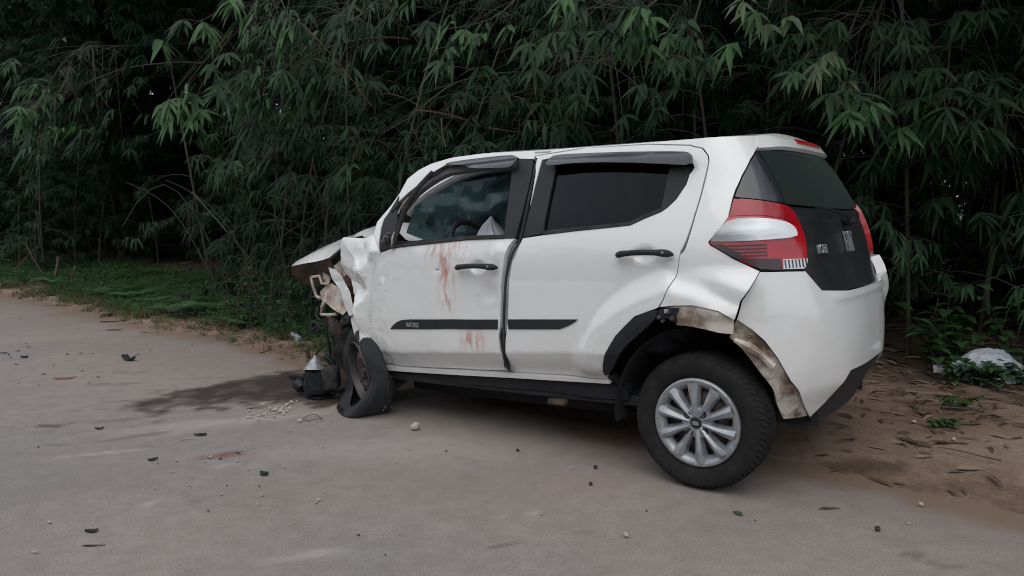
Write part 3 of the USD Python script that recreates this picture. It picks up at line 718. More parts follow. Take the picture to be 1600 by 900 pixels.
# outlines on the skin, (t, z) in metres
SH = {
    'front_door': [(1.871, 1.049), (1.777, 1.068), (1.561, 1.081), (1.22, 1.098), (0.91, 1.097), (0.931, 1.08), (0.95, 1.05), (0.964, 0.997), (0.977, 0.935), (0.989, 0.856), (0.995, 0.698), (1.014, 0.607), (1.011, 0.553), (1.002, 0.487), (0.997, 0.42), (1.215, 0.409), (1.49, 0.401), (1.798, 0.39), (2.001, 0.385), (2.007, 0.431), (1.982, 0.557), (1.961, 0.736), (1.948, 0.883), (1.923, 0.985), (1.891, 1.035)],
    'front_post': [(0.981, 1.097), (0.997, 1.265), (1.014, 1.428), (0.989, 1.439), (0.986, 1.495), (0.904, 1.487), (0.889, 1.463), (0.885, 1.402), (0.889, 1.306), (0.896, 1.197), (0.91, 1.095)],
    'front_visor': [(1.498, 1.519), (1.3, 1.522), (1.042, 1.519), (1.006, 1.507), (0.984, 1.478), (0.985, 1.439), (1.058, 1.439), (1.266, 1.453), (1.331, 1.486), (1.469, 1.506)],
    'sail': [(1.883, 1.056), (1.89, 1.128), (1.889, 1.218), (1.852, 1.293), (1.811, 1.363), (1.796, 1.275), (1.77, 1.22), (1.772, 1.132), (1.783, 1.068)],
    'front_opening': [(1.883, 1.052), (1.896, 1.164), (1.896, 1.237), (1.84, 1.307), (1.754, 1.4), (1.627, 1.473), (1.498, 1.519), (1.3, 1.522), (1.03, 1.519), (0.988, 1.502), (0.905, 1.491), (0.889, 1.463), (0.889, 1.306), (0.91, 1.095), (1.22, 1.098), (1.561, 1.081), (1.777, 1.068)],
    'front_glass': [(1.729, 1.088), (1.564, 1.098), (1.223, 1.111), (0.991, 1.11), (1.027, 1.429), (1.261, 1.477), (1.474, 1.496), (1.593, 1.449), (1.699, 1.36), (1.73, 1.254)],
    'strip_front': [(1.777, 1.068), (1.561, 1.081), (1.22, 1.098), (0.973, 1.097), (0.988, 1.116), (1.224, 1.118), (1.565, 1.101), (1.729, 1.088)],
    'rear_door': [(0.889, 1.502), (0.828, 1.506), (0.609, 1.512), (0.27, 1.495), (0.063, 1.469), (0.029, 1.449), (0.01, 1.417), (0.008, 1.391), (0.022, 1.296), (0.035, 1.173), (0.048, 1.031), (0.064, 0.916), (0.108, 0.816), (0.131, 0.781), (0.239, 0.742), (0.335, 0.654), (0.402, 0.552), (0.437, 0.453), (0.436, 0.425), (0.487, 0.425), (0.735, 0.42), (0.994, 0.413), (0.982, 0.505), (0.971, 0.603), (0.952, 0.683), (0.943, 0.794), (0.937, 0.888), (0.92, 0.981), (0.903, 1.012), (0.882, 1.064), (0.868, 1.097), (0.861, 1.18), (0.862, 1.32), (0.865, 1.416)],
    'rear_opening': [(0.868, 1.097), (0.854, 1.336), (0.843, 1.478), (0.787, 1.483), (0.721, 1.484), (0.301, 1.451), (0.091, 1.427), (0.054, 1.413), (0.047, 1.369), (0.06, 1.299), (0.096, 1.236), (0.131, 1.202), (0.155, 1.187), (0.226, 1.162), (0.293, 1.135), (0.371, 1.13), (0.57, 1.12), (0.746, 1.108)],
    'rear_post': [(0.868, 1.1), (0.861, 1.18), (0.854, 1.336), (0.842, 1.475), (0.771, 1.478), (0.75, 1.425), (0.755, 1.282), (0.754, 1.115)],
    'rear_visor': [(0.785, 1.476), (0.767, 1.492), (0.576, 1.482), (0.304, 1.461), (0.087, 1.437), (0.051, 1.423), (0.043, 1.396), (0.043, 1.364), (0.1, 1.372), (0.39, 1.409), (0.634, 1.427), (0.735, 1.424), (0.788, 1.428)],
    'rear_corner': [(0.151, 1.379), (0.049, 1.37), (0.063, 1.297), (0.096, 1.236), (0.131, 1.202), (0.161, 1.187)],
    'rear_glass': [(0.765, 1.455), (0.148, 1.399), (0.153, 1.189), (0.221, 1.168), (0.294, 1.14), (0.372, 1.138), (0.765, 1.13)],
    'strip_rear': [(0.746, 1.108), (0.57, 1.12), (0.371, 1.13), (0.293, 1.135), (0.226, 1.162), (0.155, 1.187), (0.161, 1.201), (0.235, 1.177), (0.301, 1.149), (0.38, 1.144), (0.573, 1.138), (0.768, 1.127)],
    'body_side': [(1.881, 1.042), (1.939, 1.082), (1.953, 1.166), (1.951, 1.221), (1.912, 1.263), (1.868, 1.308), (1.812, 1.382), (1.777, 1.46), (1.702, 1.505), (1.617, 1.532), (1.519, 1.546), (1.442, 1.555), (1.267, 1.553), (1.049, 1.54), (0.906, 1.53), (0.586, 1.519), (0.314, 1.508), (0.047, 1.499), (-0.139, 1.492), (-0.326, 1.496), (-0.23, 1.437), (-0.169, 1.386), (-0.117, 1.324), (-0.083, 1.266), (-0.069, 1.229), (-0.051, 1.148), (0.003, 1.052), (-0.001, 1.038), (-0.063, 0.979), (-0.136, 0.927), (-0.072, 0.811), (-0.055, 0.739), (-0.05, 0.739), (-0.019, 0.772), (0.03, 0.794), (0.094, 0.787), (0.125, 0.783), (0.105, 0.816), (0.062, 0.916), (0.047, 1.031), (0.034, 1.173), (0.02, 1.296), (0.006, 1.391), (0.008, 1.417), (0.027, 1.451), (0.064, 1.472), (0.27, 1.498), (0.61, 1.515), (0.829, 1.508), (0.893, 1.503), (0.896, 1.487), (0.987, 1.498), (1.03, 1.519), (1.3, 1.522), (1.497, 1.515), (1.583, 1.477), (1.635, 1.456), (1.681, 1.412), (1.746, 1.374), (1.81, 1.327), (1.85, 1.289), (1.896, 1.237), (1.903, 1.183), (1.887, 1.117)],
    'arch_metal': [(0.094, 0.784), (0.03, 0.792), (-0.018, 0.77), (-0.051, 0.736), (-0.047, 0.679), (-0.016, 0.683), (0.038, 0.706), (0.054, 0.709), (0.086, 0.738)],
    'arch_metal_bumper': [(-0.055, 0.734), (-0.095, 0.695), (-0.128, 0.65), (-0.166, 0.576), (-0.205, 0.48), (-0.253, 0.401), (-0.337, 0.296), (-0.229, 0.301), (-0.179, 0.382), (-0.136, 0.475), (-0.101, 0.546), (-0.065, 0.616), (-0.035, 0.66)],
    'tail_light': [(-0.069, 1.229), (-0.173, 1.213), (-0.272, 1.19), (-0.292, 1.16), (-0.301, 1.128), (-0.311, 1.08), (-0.314, 1.03), (-0.309, 0.96), (-0.299, 0.935), (-0.284, 0.923), (-0.136, 0.93), (-0.063, 0.979), (-0.001, 1.038), (0.003, 1.052), (-0.051, 1.148)],
    'lens_clear': [(-0.051, 1.143), (-0.155, 1.142), (-0.237, 1.125), (-0.264, 1.106), (-0.278, 1.076), (-0.276, 1.053), (-0.15, 1.047), (-0.005, 1.046), (0, 1.054), (-0.021, 1.097)],
    'lens_low': [(-0.014, 1.043), (-0.15, 1.044), (-0.279, 1.042), (-0.31, 1.036), (-0.308, 0.971), (-0.232, 0.973), (-0.087, 0.98)],
    'lens_dark': [(-0.087, 0.978), (-0.209, 0.972), (-0.205, 0.931), (-0.136, 0.932)],
    'lens_reverse': [(-0.214, 0.972), (-0.307, 0.968), (-0.297, 0.938), (-0.282, 0.926), (-0.209, 0.931)],
    'lens_side': [(-0.006, 1.041), (-0.031, 1.042), (-0.097, 0.985), (-0.083, 0.97), (-0.051, 0.992)],
    'quarter_glass': [(-0.227, 1.431), (-0.167, 1.38), (-0.116, 1.318), (-0.085, 1.26), (-0.074, 1.231), (-0.173, 1.215), (-0.266, 1.196), (-0.261, 1.245), (-0.256, 1.294), (-0.25, 1.345), (-0.239, 1.39)],
    'arch_trim': [(0.131, 0.781), (0.239, 0.742), (0.335, 0.654), (0.402, 0.552), (0.437, 0.453), (0.401, 0.468), (0.317, 0.589), (0.23, 0.664), (0.138, 0.734)],
    'sill_white': [(1.968, 0.38), (0.994, 0.413), (0.436, 0.425), (0.43, 0.407), (0.999, 0.389), (1.919, 0.353)],
    'sill': [(1.93, 0.356), (1.402, 0.379), (0.999, 0.392), (0.739, 0.401), (0.44, 0.406), (0.367, 0.388), (0.355, 0.321), (0.506, 0.315), (0.868, 0.324), (1.421, 0.309), (1.883, 0.297)],
    'fender': [(1.882, 1.049), (1.923, 0.985), (1.948, 0.883), (1.961, 0.736), (1.982, 0.557), (2.007, 0.431), (2.006, 0.384), (2.049, 0.444), (2.087, 0.532), (2.131, 0.636), (2.136, 0.693), (2.106, 0.769), (2.12, 0.844), (2.174, 0.937), (2.259, 0.987), (2.216, 1.039), (2.153, 1.087), (2.108, 1.119), (2, 1.135), (1.947, 1.148)],
    'mould_front': [(1.785, 0.622), (1.762, 0.641), (1.728, 0.661), (1.69, 0.673), (1.629, 0.679), (1.011, 0.7), (1.014, 0.652), (1.786, 0.619)],
    'mould_rear': [(0.947, 0.703), (0.547, 0.716), (0.568, 0.7), (0.6, 0.684), (0.647, 0.667), (0.947, 0.655)],
    'handle_front': [(1.247, 0.956), (1.01, 0.966)],
    'handle_rear': [(0.323, 1.002), (0.104, 1.006)],
    'lock_f': [(1.058, 0.957)],
    'lock_r': [(0.139, 1.006)],
    'keyhole': [(1.413, 0.953)],
    'mobi': [(1.65, 0.664), (1.558, 0.64)],
    'badge': [(-0.34, 1.021), (-0.396, 0.982), (-0.511, 1.067), (-0.533, 0.978)],
    'wiper': [(-0.396, 1.169), (-0.527, 1.11)],
}


# ================================================================== the wrecked car: its parts
def build_car():
    car = thing('car', 'white wrecked five-door hatchback with crushed front, standing half on the road', 'car', matrix=CARM)
    mir = lambda p: [(2 * (TC - 0.62) - a, b) for a, b in reversed(p)]
    both = lambda p: list(p) + mir(p)

    def far(m):
        return mirror(m)

    # ---- body sides
    top_t = np.array([-0.57, -.326, -.139, .047, .314, .586, .906, 1.049, 1.267, 1.442, 1.519])
    top_z = np.array([1.497, 1.4965, 1.495, 1.499, 1.508, 1.519, 1.533, 1.542, 1.553, 1.553, 1.546])
    TOP = PchipInterpolator(top_t, top_z)
    bs = SH['body_side']
    lead, tail = bs[:11], bs[20:]
    top = [(a, float(TOP(a))) for a in np.r_[np.linspace(1.5, 1.25, 10), np.linspace(1.2, -.326, 34)]]
    side = lead + top + tail
    bsm = obj('body_side', panel(side, h=0.018, thick=0.02), 'white_paint', car)
    obj('body_side', far(panel(side, h=0.03, thick=0.02, hurt=False)), 'white_paint', car)
    # ---- roof
    tt = np.r_[np.linspace(1.50, 0.06, 46), np.linspace(0.05, -0.5695, 40)]
    e = surf(tt, TOP(tt) - 0.004)
    k = np.linspace(-1, 1, 33)
    k = np.sign(k) * np.abs(k) ** 0.8
    P = np.zeros((len(tt), 35, 3))
    yl = e[:, 1]
    P[:, 1:-1, 0] = e[:, None, 0]
    P[:, 1:-1, 1] = yl[:, None] * k[None]
    crown = 0.040 * np.clip(yl / 0.45, 0, 1) ** 1.5
    P[:, 1:-1, 2] = e[:, None, 2] + crown[:, None] * (1 - np.abs(k[None]) ** 2.4)
    P[:, 1:-1, 2] += (meshkit.fbm(P[:, 1:-1] * [2.2, 2.2, 0] + 3, 3, 4) - 0.5) * 0.006 * (1 - np.abs(k[None]) ** 6)
    P[:, 0], P[:, -1] = P[:, 1] + [0, 0.003, -0.02], P[:, -2] + [0, -0.003, -0.02]
    P[:, 0, 1] = -(yl - 0.006)
    P[:, -1, 1] = yl - 0.006
    m = grid(P)
    if m.face_normals[len(m.faces) // 2][2] < 0:
        m.invert()
    obj('roof', m, 'white_paint', car)
    Q = P[:, 2:-2] - [0, 0, 0.045]
    obj('head_lining', grid(Q[:70]), 'head_lining', car)
    # a step in the roof edge where the rail has come away
    obj('roof_rail_joint', panel([(0.80, 1.513), (0.90, 1.517), (0.90, 1.525), (0.80, 1.521)], 0.003, h=0.02, thick=0.006), 'jamb_grey', car)

    # ---- front door
    fd = obj('front_door', panel(SH['front_door'], h=0.0125, thick=0.03), 'door_paint', car, label='dented front door with reddish smears and scuffs')
    obj('window_post', panel(SH['front_post'], 0.004, h=0.02, thick=0.03), 'black_plastic', fd)
    obj('window_strip', panel(SH['strip_front'], 0.008, h=0.02, thick=0.012, gap=0.0005), 'rubber', fd)
    obj('mirror_base', panel(SH['sail'], 0.004, h=0.015, thick=0.03, gap=0.0005), 'black_plastic', fd)
    obj('wind_deflector', panel(chaikin(SH['front_visor'], 1), 0.0, h=0.012, thick=0.006, gap=0, offf=lambda t, z: 0.012 + 0.030 * sm(-z, -1.515, -1.45)), 'visor_acrylic', fd)
    # broken bits of the mirror mount
    st = []
    for px, py, r in ((604, 372, 0.020), (600, 378, 0.016), (607, 366, 0.013)):
        b = trimesh.creation.icosphere(2, r)
        b.apply_scale([1.2, 0.7, 1.0])
        st.append(moved(b, trimesh.transformations.translation_matrix(cy(px, py, 0.765))))
    obj('mirror_stub', join(st), 'lens_dark', fd)
    obj('mirror_stub', tube([cy(612, 386, .765), cy(613, 372, .77), cy(616, 362, .765)], [0.006, 0.005, 0.003]), 'dirty_metal', fd)
    strip = spline([cy(676, 268, .62), cy(664, 281, .64), cy(645, 305, .67), cy(632, 330, .70), cy(624, 352, .725), cy(618, 372, .745), cy(613, 388, .765)], 30)
    obj('torn_seal', tube(strip, 0.010 + 0.006 * np.sin(np.linspace(0, 3, 30)), 8), 'rubber', fd)
    strip = spline([cy(700, 259, .60), cy(677, 271, .61), cy(656, 289, .635), cy(640, 303, .66), cy(626, 317, .69), cy(612, 332, .71)], 24)
    obj('torn_seal', tube(strip, 0.007, 8), 'rubber', fd)
    strip = spline([cy(662, 283, .64), cy(648, 300, .66), cy(630, 318, .69), cy(622, 334, .715)], 20)
    obj('torn_seal', tube(strip, 0.005, 8), 'dirty_metal', fd)

    def moulding(poly, parent):
        mm = panel(poly, 0.004, h=0.012, thick=0.012, gap=0, hurt=True)
        return obj('side_moulding', mm, 'trim_plastic', parent)

    moulding(SH['mould_front'], fd)
    tm = meshkit.text_mesh('MOBI', 0.030, 0.004, bold=False)
    w = tm.bounds[1][0]
    v = np.asarray(tm.vertices)
    tv, zv = 1.655 - v[:, 0] / w * 0.095, 0.638 + v[:, 1] * 0.8
    obj('lettering', trimesh.Trimesh(surf(tv, zv) + surf_n(tv, zv) * (0.003 + damage(tv, zv) + v[:, 2])[:, None], tm.faces[:, ::-1], process=False), 'letter_grey', fd, smooth=False)

    def handle(a, z, L, parent, lock):
        s_ = np.linspace(0, 1, 26)
        t = a - L * s_
        n = surf_n(t, z + 0 * t)
        dz = damage(np.full(26, a - L * 0.5), z + 0 * t)
        base = surf(t, z + 0.008 * np.sin(s_ * PI) + 0 * t) + n * (0.012 + 0.032 * np.minimum(1, np.sin(s_ * PI) * 2.2) ** 0.7)[:, None]
        r = 0.0125 + 0.004 * np.exp(-((s_ - 0.88) / 0.1) ** 2) + 0.002 * np.exp(-((s_ - 0.1) / 0.1) ** 2)
        r = r * np.minimum(1, np.minimum(s_, 1 - s_) * 14 + 0.35)
        h_ = obj('handle', tube(base, r, 12), 'trim_plastic', parent)
        b = trimesh.creation.cylinder(0.006, 0.004, sections=16)
        i = 22
        obj('lock', moved(b, frame_to(base[i] + n[i] * (r[i] + 0.0005), [1, 0, 0], [0, 0, -1], [0, 1, 0])), 'badge_chrome', parent)

    handle(1.262, 0.955, 0.265, fd, 0)
    b = trimesh.creation.icosphere(2, 0.011)
    b.apply_scale([1.4, 0.4, 0.8])
    obj('dent_mark', moved(b, trimesh.transformations.translation_matrix(surf(np.array([1.415]), np.array([0.953]))[0] - [0, 0.004, 0])), 'jamb_grey', fd)

    # ---- rear door
    rd = obj('rear_door', panel(SH['rear_door'], holes=[SH['rear_opening']], h=0.0145, thick=0.025), 'white_paint', car)
    obj('window_post', panel(SH['rear_post'], -0.002, h=0.02, thick=0.02), 'black_plastic', rd)
    obj('window_corner', panel(SH['rear_corner'], -0.004, h=0.02, thick=0.015), 'trim_plastic', rd)
    obj('window_strip', panel(SH['strip_rear'], 0.003, h=0.014, thick=0.012, gap=0), 'rubber', rd)
    obj('wind_deflector', panel(chaikin(SH['rear_visor'], 1), 0.0, h=0.012, thick=0.006, gap=0, offf=lambda t, z: 0.010 + 0.030 * sm(1.46 - z + 0.05 * (t - 0.4), -0.02, 0.05)), 'visor_acrylic', rd)
    obj('window', panel(SH['rear_glass'], -0.016, h=0.04, thick=0.004, gap=0), 'glass_tinted', rd)
    moulding(SH['mould_rear'], rd)
    handle(0.338, 1.001, 0.262, rd, 0)
    obj('arch_trim', panel(chaikin(SH['arch_trim'], 1), 0.006, h=0.014, thick=0.016, gap=0), 'trim_plastic', rd)
    # ---- far doors
    for nm, hole in (('front_door', 'front_opening'), ('rear_door', 'rear_opening')):
        poly = SH[nm]
        d_ = obj(nm, far(panel(poly, holes=[SH[hole]], h=0.03, thick=0.03, hurt=False)), 'white_paint', car)
        gl = 'front_glass' if nm == 'front_door' else 'rear_glass'
        obj('window', far(panel(SH[gl], -0.016, h=0.05, thick=0.004, gap=0, hurt=False)), 'glass_teal' if nm == 'front_door' else 'glass_tinted', d_)
        obj('window_post', far(panel(SH['front_post' if nm == 'front_door' else 'rear_post'], 0.0, h=0.03, thick=0.03, hurt=False)), 'black_plastic', d_)
        obj('side_moulding', far(panel(SH['mould_front' if nm == 'front_door' else 'mould_rear'], 0.004, h=0.03, gap=0, hurt=False)), 'trim_plastic', d_)

    # ---- jamb between the doors, and what shuts the body inside
    obj('door_jamb', panel([(.84, 1.08), (.90, 1.10), (.96, 1.07), (1.03, 1.0), (1.04, .60), (1.03, .43), (.965, .43), (.90, .70), (.86, .95)], -0.030, h=0.03, thick=0.02, hurt=False), 'jamb_grey', car)
    obj('door_jamb', panel([(.80, 1.50), (.86, 1.08), (1.0, 1.08), (1.02, 1.50)], -0.026, h=0.03, thick=0.02, hurt=False), 'interior_dark', car)
    sl = spline([surf(np.array([a]), np.array([b]))[0] + [0, -0.004, 0] for a, b in ((.880, 1.49), (.877, 1.36), (.878, 1.2), (.886, 1.09), (.925, 1.02), (.957, .90), (.972, .75), (.985, .60), (.998, .46))], 40)
    obj('door_jamb', panel([(1.016, .63), (1.010, .50), (1.000, .44), (.985, .43), (.975, .52), (.975, .61), (.995, .66)], -0.012, h=0.02, thick=0.01, hurt=False), 'trim_plastic', car)
    obj('door_seal', tube(sl, 0.0065, 8), 'rubber', car)
    for sgn in (0, 1):
        f_ = far if sgn else (lambda m: m)
        obj('inner_panel', f_(panel([(-.10, .36), (1.95, .36), (1.93, 1.03), (.0, 1.09), (-.25, 1.05), (-.30, .5)], -0.075, holes=[[(-.40, .2), (-.40, .6), (-.25, .73), (0, .78), (.25, .73), (.40, .6), (.46, .4), (.46, .2)]], h=0.06, thick=0.01, hurt=False)), 'interior_dark', car)
        obj('pillar_trim', f_(panel([(1.94, 1.08), (1.93, 1.2), (1.86, 1.30), (1.79, 1.42), (1.69, 1.49), (1.50, 1.53), (1.25, 1.54), (1.0, 1.52), (1.0, 1.47), (1.25, 1.485), (1.48, 1.48), (1.60, 1.445), (1.70, 1.38), (1.78, 1.30), (1.83, 1.22), (1.86, 1.08)], -0.030, h=0.03, thick=0.03, hurt=False)), 'interior_grey', car)
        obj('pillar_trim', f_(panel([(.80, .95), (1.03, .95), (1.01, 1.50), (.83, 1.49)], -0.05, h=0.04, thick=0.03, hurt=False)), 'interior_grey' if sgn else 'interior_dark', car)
        obj('pillar_trim', f_(panel([(.14, 1.0), (-.30, 1.0), (-.28, 1.2), (-.22, 1.44), (.06, 1.45), (.06, 1.35), (.12, 1.2)], -0.045, h=0.05, thick=0.02, hurt=False)), 'interior_dark', car)

    # ---- tail: quarter window, light, tailgate, spoiler, bumper
    obj('quarter_window', panel(SH['quarter_glass'], -0.001, h=0.018, thick=0.012, gap=0.002, hurt=False), 'gloss_black', car)
    obj('quarter_window', far(panel(SH['quarter_glass'], -0.001, h=0.03, thick=0.012, gap=0.002, hurt=False)), 'gloss_black', car)
    for sgn in (0, 1):
        f_ = far if sgn else (lambda m: m)
        tl = obj('tail_light', f_(panel(chaikin(SH['tail_light'], 1), 0.030 if sgn else 0.004, h=0.014, thick=0.035, gap=0.003, hurt=False)), 'lens_red_bright', car)
        obj('light_seal', f_(panel(np.array(Polygon(SH['tail_light']).buffer(0.0025).exterior.coords)[:-1], -0.006, h=0.02, thick=0.03, gap=0, hurt=False)), 'rubber', tl)
        upper = [(-.069, 1.226), (-.173, 1.210), (-.272, 1.187), (-.292, 1.158), (-.300, 1.128), (-.296, 1.10), (-.268, 1.112), (-.237, 1.131), (-.155, 1.147), (-.050, 1.148)]
        obj('red_lens', f_(panel(upper, 0.033 if sgn else 0.007, h=0.014, thick=0.005, gap=0.004, hurt=False)), 'lens_red', tl)
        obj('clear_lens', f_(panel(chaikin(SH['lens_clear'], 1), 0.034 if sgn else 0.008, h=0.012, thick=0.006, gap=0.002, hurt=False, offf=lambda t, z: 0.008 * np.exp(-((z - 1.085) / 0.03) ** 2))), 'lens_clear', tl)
        obj('dark_lens', f_(panel(SH['lens_side'] + [], 0.006, h=0.014, thick=0.004, gap=0.001, hurt=False)), 'lens_dark', tl)
        for k_ in range(4):
            z0 = 0.988 + 0.014 * k_
            obj('lens_rib', f_(panel([(-.030 - .02 * (3 - k_) - .01, z0), (-.165, z0 - .001), (-.165, z0 + .004), (-.030 - .02 * (3 - k_), z0 + .005)], 0.008, h=0.02, thick=0.004, gap=0, hurt=False)), 'lens_dark', tl)
        obj('dark_lens', f_(panel([(-.078, .981), (-.209, .975), (-.209, .931), (-.138, .934)], 0.007, h=0.014, thick=0.004, gap=0.001, hurt=False)), 'lens_dark', tl)
        obj('reverse_lens', f_(panel(SH['lens_reverse'], 0.008, h=0.012, thick=0.005, gap=0.001, hurt=False)), 'lens_white', tl)
        for k_ in range(7):
            a_ = -.218 - .0125 * k_
            obj('lens_rib', f_(panel([(a_, .934), (a_, .967), (a_ - .003, .967), (a_ - .003, .934)], 0.011, h=0.01, thick=0.003, gap=0, hurt=False)), 'lens_dark', tl)
    low = both([(-.275, 1.192), (-.294, 1.162), (-.304, 1.128), (-.313, 1.08), (-.317, 1.03), (-.311, .96), (-.293, .922), (-.340, .838), (-.45, .822), (-.569, .818)][::1])
    low = [(-.57, 1.166), (-.369, 1.181)] + [(-.275, 1.192), (-.294, 1.162), (-.304, 1.128), (-.313, 1.08), (-.317, 1.03), (-.311, .96), (-.293, .922), (-.340, .838), (-.45, .822)]
    low = low + mir(low)[:-1]
    tg = obj('tailgate', panel(low, -0.002, h=0.016, thick=0.03, hurt=False, offf=lambda t, z: 0.010 * np.exp(-((z - 1.155) / 0.02) ** 2) - 0.012), 'hatch_black', car)
    gl = [(-.57, 1.434), (-.416, 1.434), (-.238, 1.431), (-.244, 1.393), (-.253, 1.345), (-.259, 1.294), (-.264, 1.245), (-.268, 1.196), (-.369, 1.184)]
    gl = gl + mir(gl)[:-1] + [(-.57, 1.169)]
    gl = list(dict.fromkeys([(round(a, 4), round(b, 4)) for a, b in gl]))
    gl = sorted([p for p in gl if p[1] > 1.43], key=lambda p: p[0]) + sorted([p for p in gl if p[1] <= 1.43 and p[0] > -.57 and p[0] > -.269], key=lambda p: -p[1]) + [(-.369, 1.184), (-.57, 1.169), (-.771, 1.184)] + sorted([p for p in gl if p[1] <= 1.43 and p[0] < -.87], key=lambda p: p[1])
    obj('rear_window', panel(gl, -0.004, h=0.022, thick=0.005, hurt=False), 'glass_rear', tg)
    inner = [(a * 0.94 - 0.034, 1.30 + (b - 1.30) * 0.86) for a, b in gl]
    frit = Polygon(gl).difference(Polygon(inner).buffer(0.012))
    obj('window_border', panel(frit.exterior.coords, -0.008, holes=[list(frit.interiors[0].coords)] if len(frit.interiors) else [], h=0.025, thick=0.002, hurt=False), 'gloss_black', tg)
    sp_off = lambda t, z: 0.014 * sm(-np.abs(t + .57), -.33, -.18) * sm(-z, -1.501, -1.490) + 0.003
    sp = [(-.57, 1.499), (-.32, 1.498), (-.262, 1.494), (-.240, 1.437), (-.42, 1.437)]
    sp = sp + mir(sp)[:-1]
    so = obj('spoiler', panel(sp, 0.0, h=0.013, thick=0.022, hurt=False, offf=sp_off), 'white_paint', car)
    bl = [(-.50, 1.482), (-.50, 1.462), (-.64, 1.462), (-.64, 1.482)]
    obj('brake_light', panel(bl, 0.005, h=0.012, thick=0.006, gap=0, hurt=False, offf=sp_off), 'lens_red', so)
    # wiper
    wp = spline([surf(np.array([a]), np.array([b]))[0] + np.array([-0.030, 0.012 if a > -.5 else 0, 0]) for a, b in ((-.545, 1.125), (-.50, 1.145), (-.44, 1.165), (-.375, 1.178))], 16)
    wi = obj('wiper', tube(wp, np.linspace(0.011, 0.006, 16), 8), 'black_plastic', tg)
    c = surf(np.array([-.545]), np.array([1.115]))[0]
    kn = trimesh.creation.icosphere(2, 0.024)
    kn.apply_scale([1.2, 1, 1])
    obj('wiper_pivot', moved(kn, trimesh.transformations.translation_matrix(c + [-0.016, 0, 0])), 'black_plastic', tg)

    def tail_letters(text, t0, t1, z0, h_, name, mt, bold):
        tm = meshkit.text_mesh(text, 1.0, 0.004, bold=bold)
        v = np.asarray(tm.vertices)
        w = tm.bounds[1][0]
        ty = surf(np.array([t0, t1]), np.array([z0, z0]))[:, 1]
        yy = ty[0] + (ty[1] - ty[0]) * v[:, 0] / w
        zz = z0 + v[:, 1] * h_
        ts = np.linspace(-.36, -.5699, 300)
        out = []
        for y_, z_, e_ in zip(yy, zz, v[:, 2]):
            q = surf(ts, np.full(300, z_))
            x_ = np.interp(-y_, -q[:, 1], q[:, 0]) if y_ > 0 else np.interp(y_, -q[:, 1], q[:, 0])
            out.append([x_ - 0.001 - e_, y_, z_])
        obj(name, trimesh.Trimesh(out, tm.faces[:, ::-1], process=False), mt, tg, smooth=False)

    tail_letters('MOBI', -.350, -.402, .985, .036, 'lettering', 'badge_chrome', False)
    tail_letters('FIAT', -.507, -.552, .983, .083, 'badge', 'badge_chrome', True)
    # bumper
    half = [(-.57, .818), (-.45, .820), (-.338, .836), (-.290, .918), (-.135, .925), (-.074, .811), (-.056, .736), (-.095, .695), (-.128, .650), (-.166, .576), (-.205, .480), (-.253, .401), (-.337, .296), (-.385, .350), (-.405, .420), (-.45, .480)]
    loop = half + mir(half)[:-1]

    def bump_shape(t, z):
        a = np.abs(t + .57)
        return 0.055 * sm(-t, .72, .82) * sm(z, .60, .80) + 0.012 * sm(-np.abs(z - .80), -.03, 0) * sm(-a, -.25, -.15) + (meshkit.fbm(np.stack([t, z, 0 * t], -1) * 5, 3, 5) - .5) * 0.006
    bu = obj('rear_bumper', panel(loop, 0.004, h=0.018, thick=0.05, hurt=False, offf=bump_shape), 'white_paint', car)
    half = [(-.57, .497), (-.45, .476), (-.405, .416), (-.387, .350), (-.340, .293), (-.37, .262), (-.45, .250), (-.57, .245)]
    loop = half + [q for q in mir(half)][1:-1]
    obj('bumper_valance', panel(loop, -0.008, h=0.022, thick=0.02, hurt=False), 'trim_plastic', bu)
    obj('arch_metal', panel(SH['arch_metal_bumper'], -0.010, h=0.012, thick=0.02, gap=0, hurt=False, offf=lambda t, z: 0.018 * (meshkit.fbm(np.stack([t, z, 0 * t], -1) * 16, 3, 7) - .5)), 'dirty_metal', bu, label='bare scraped metal where the arch trim is torn off')
    obj('arch_metal', panel(SH['arch_metal'], -0.008, h=0.012, thick=0.02, gap=0, offf=lambda t, z: 0.012 * (meshkit.fbm(np.stack([t, z, 0 * t], -1) * 14, 3, 17) - .5)), 'bare_primer', car, label='bare primer arch lip where the trim is torn off')
    # bent end of the bumper bracket and clips along the lip
    t_ = np.array([-.050, -.085, -.115, -.150])
    z_ = np.array([.655, .628, .598, .548])
    obj('torn_bracket', tube(surf(t_, z_) + surf_n(t_, z_) * 0.012, [0.010, 0.020, 0.014, 0.016], 6), 'bare_primer', bu)
    for a, b in ((.012, .748), (-.118, .64), (-.090, .667)):
        q = trimesh.creation.torus(0.007, 0.0022, 16, 8)
        obj('clip', moved(q, frame_to(surf(np.array([a]), np.array([b]))[0] + [0, 0.006, 0], [1, 0, 0], [0, 0, 1], [0, -1, 0])), 'rust_steel', car)
    br = panel([(.128, .770), (.095, .785), (.048, .782), (.052, .715), (.085, .735), (.13, .735)], 0.004, h=0.012, thick=0.02, gap=0)
    bk = obj('trim_bracket', br, 'black_plastic', car)
    for a, b, r in ((.118, .745, .009), (.063, .742, .010), (.075, .765, .007), (.105, .728, .007)):
        q = trimesh.creation.cylinder(r, 0.016, sections=14)
        obj('screw', moved(q, frame_to(surf(np.array([a]), np.array([b]))[0] + [0, 0.012 + float(damage(np.array([a]), np.array([b]))[0]), 0], [1, 0, 0], [0, 0, 1], [0, -1, 0])), 'steel_dark', bk)
    b_ = trimesh.creation.box([0.016, 0.006, 0.016])
    obj('clip', moved(b_, trimesh.transformations.translation_matrix(surf(np.array([.087]), np.array([.770]))[0] + [0, 0.010 + float(damage(np.array([.087]), np.array([.77]))[0]), 0])), 'chip_white', bk)
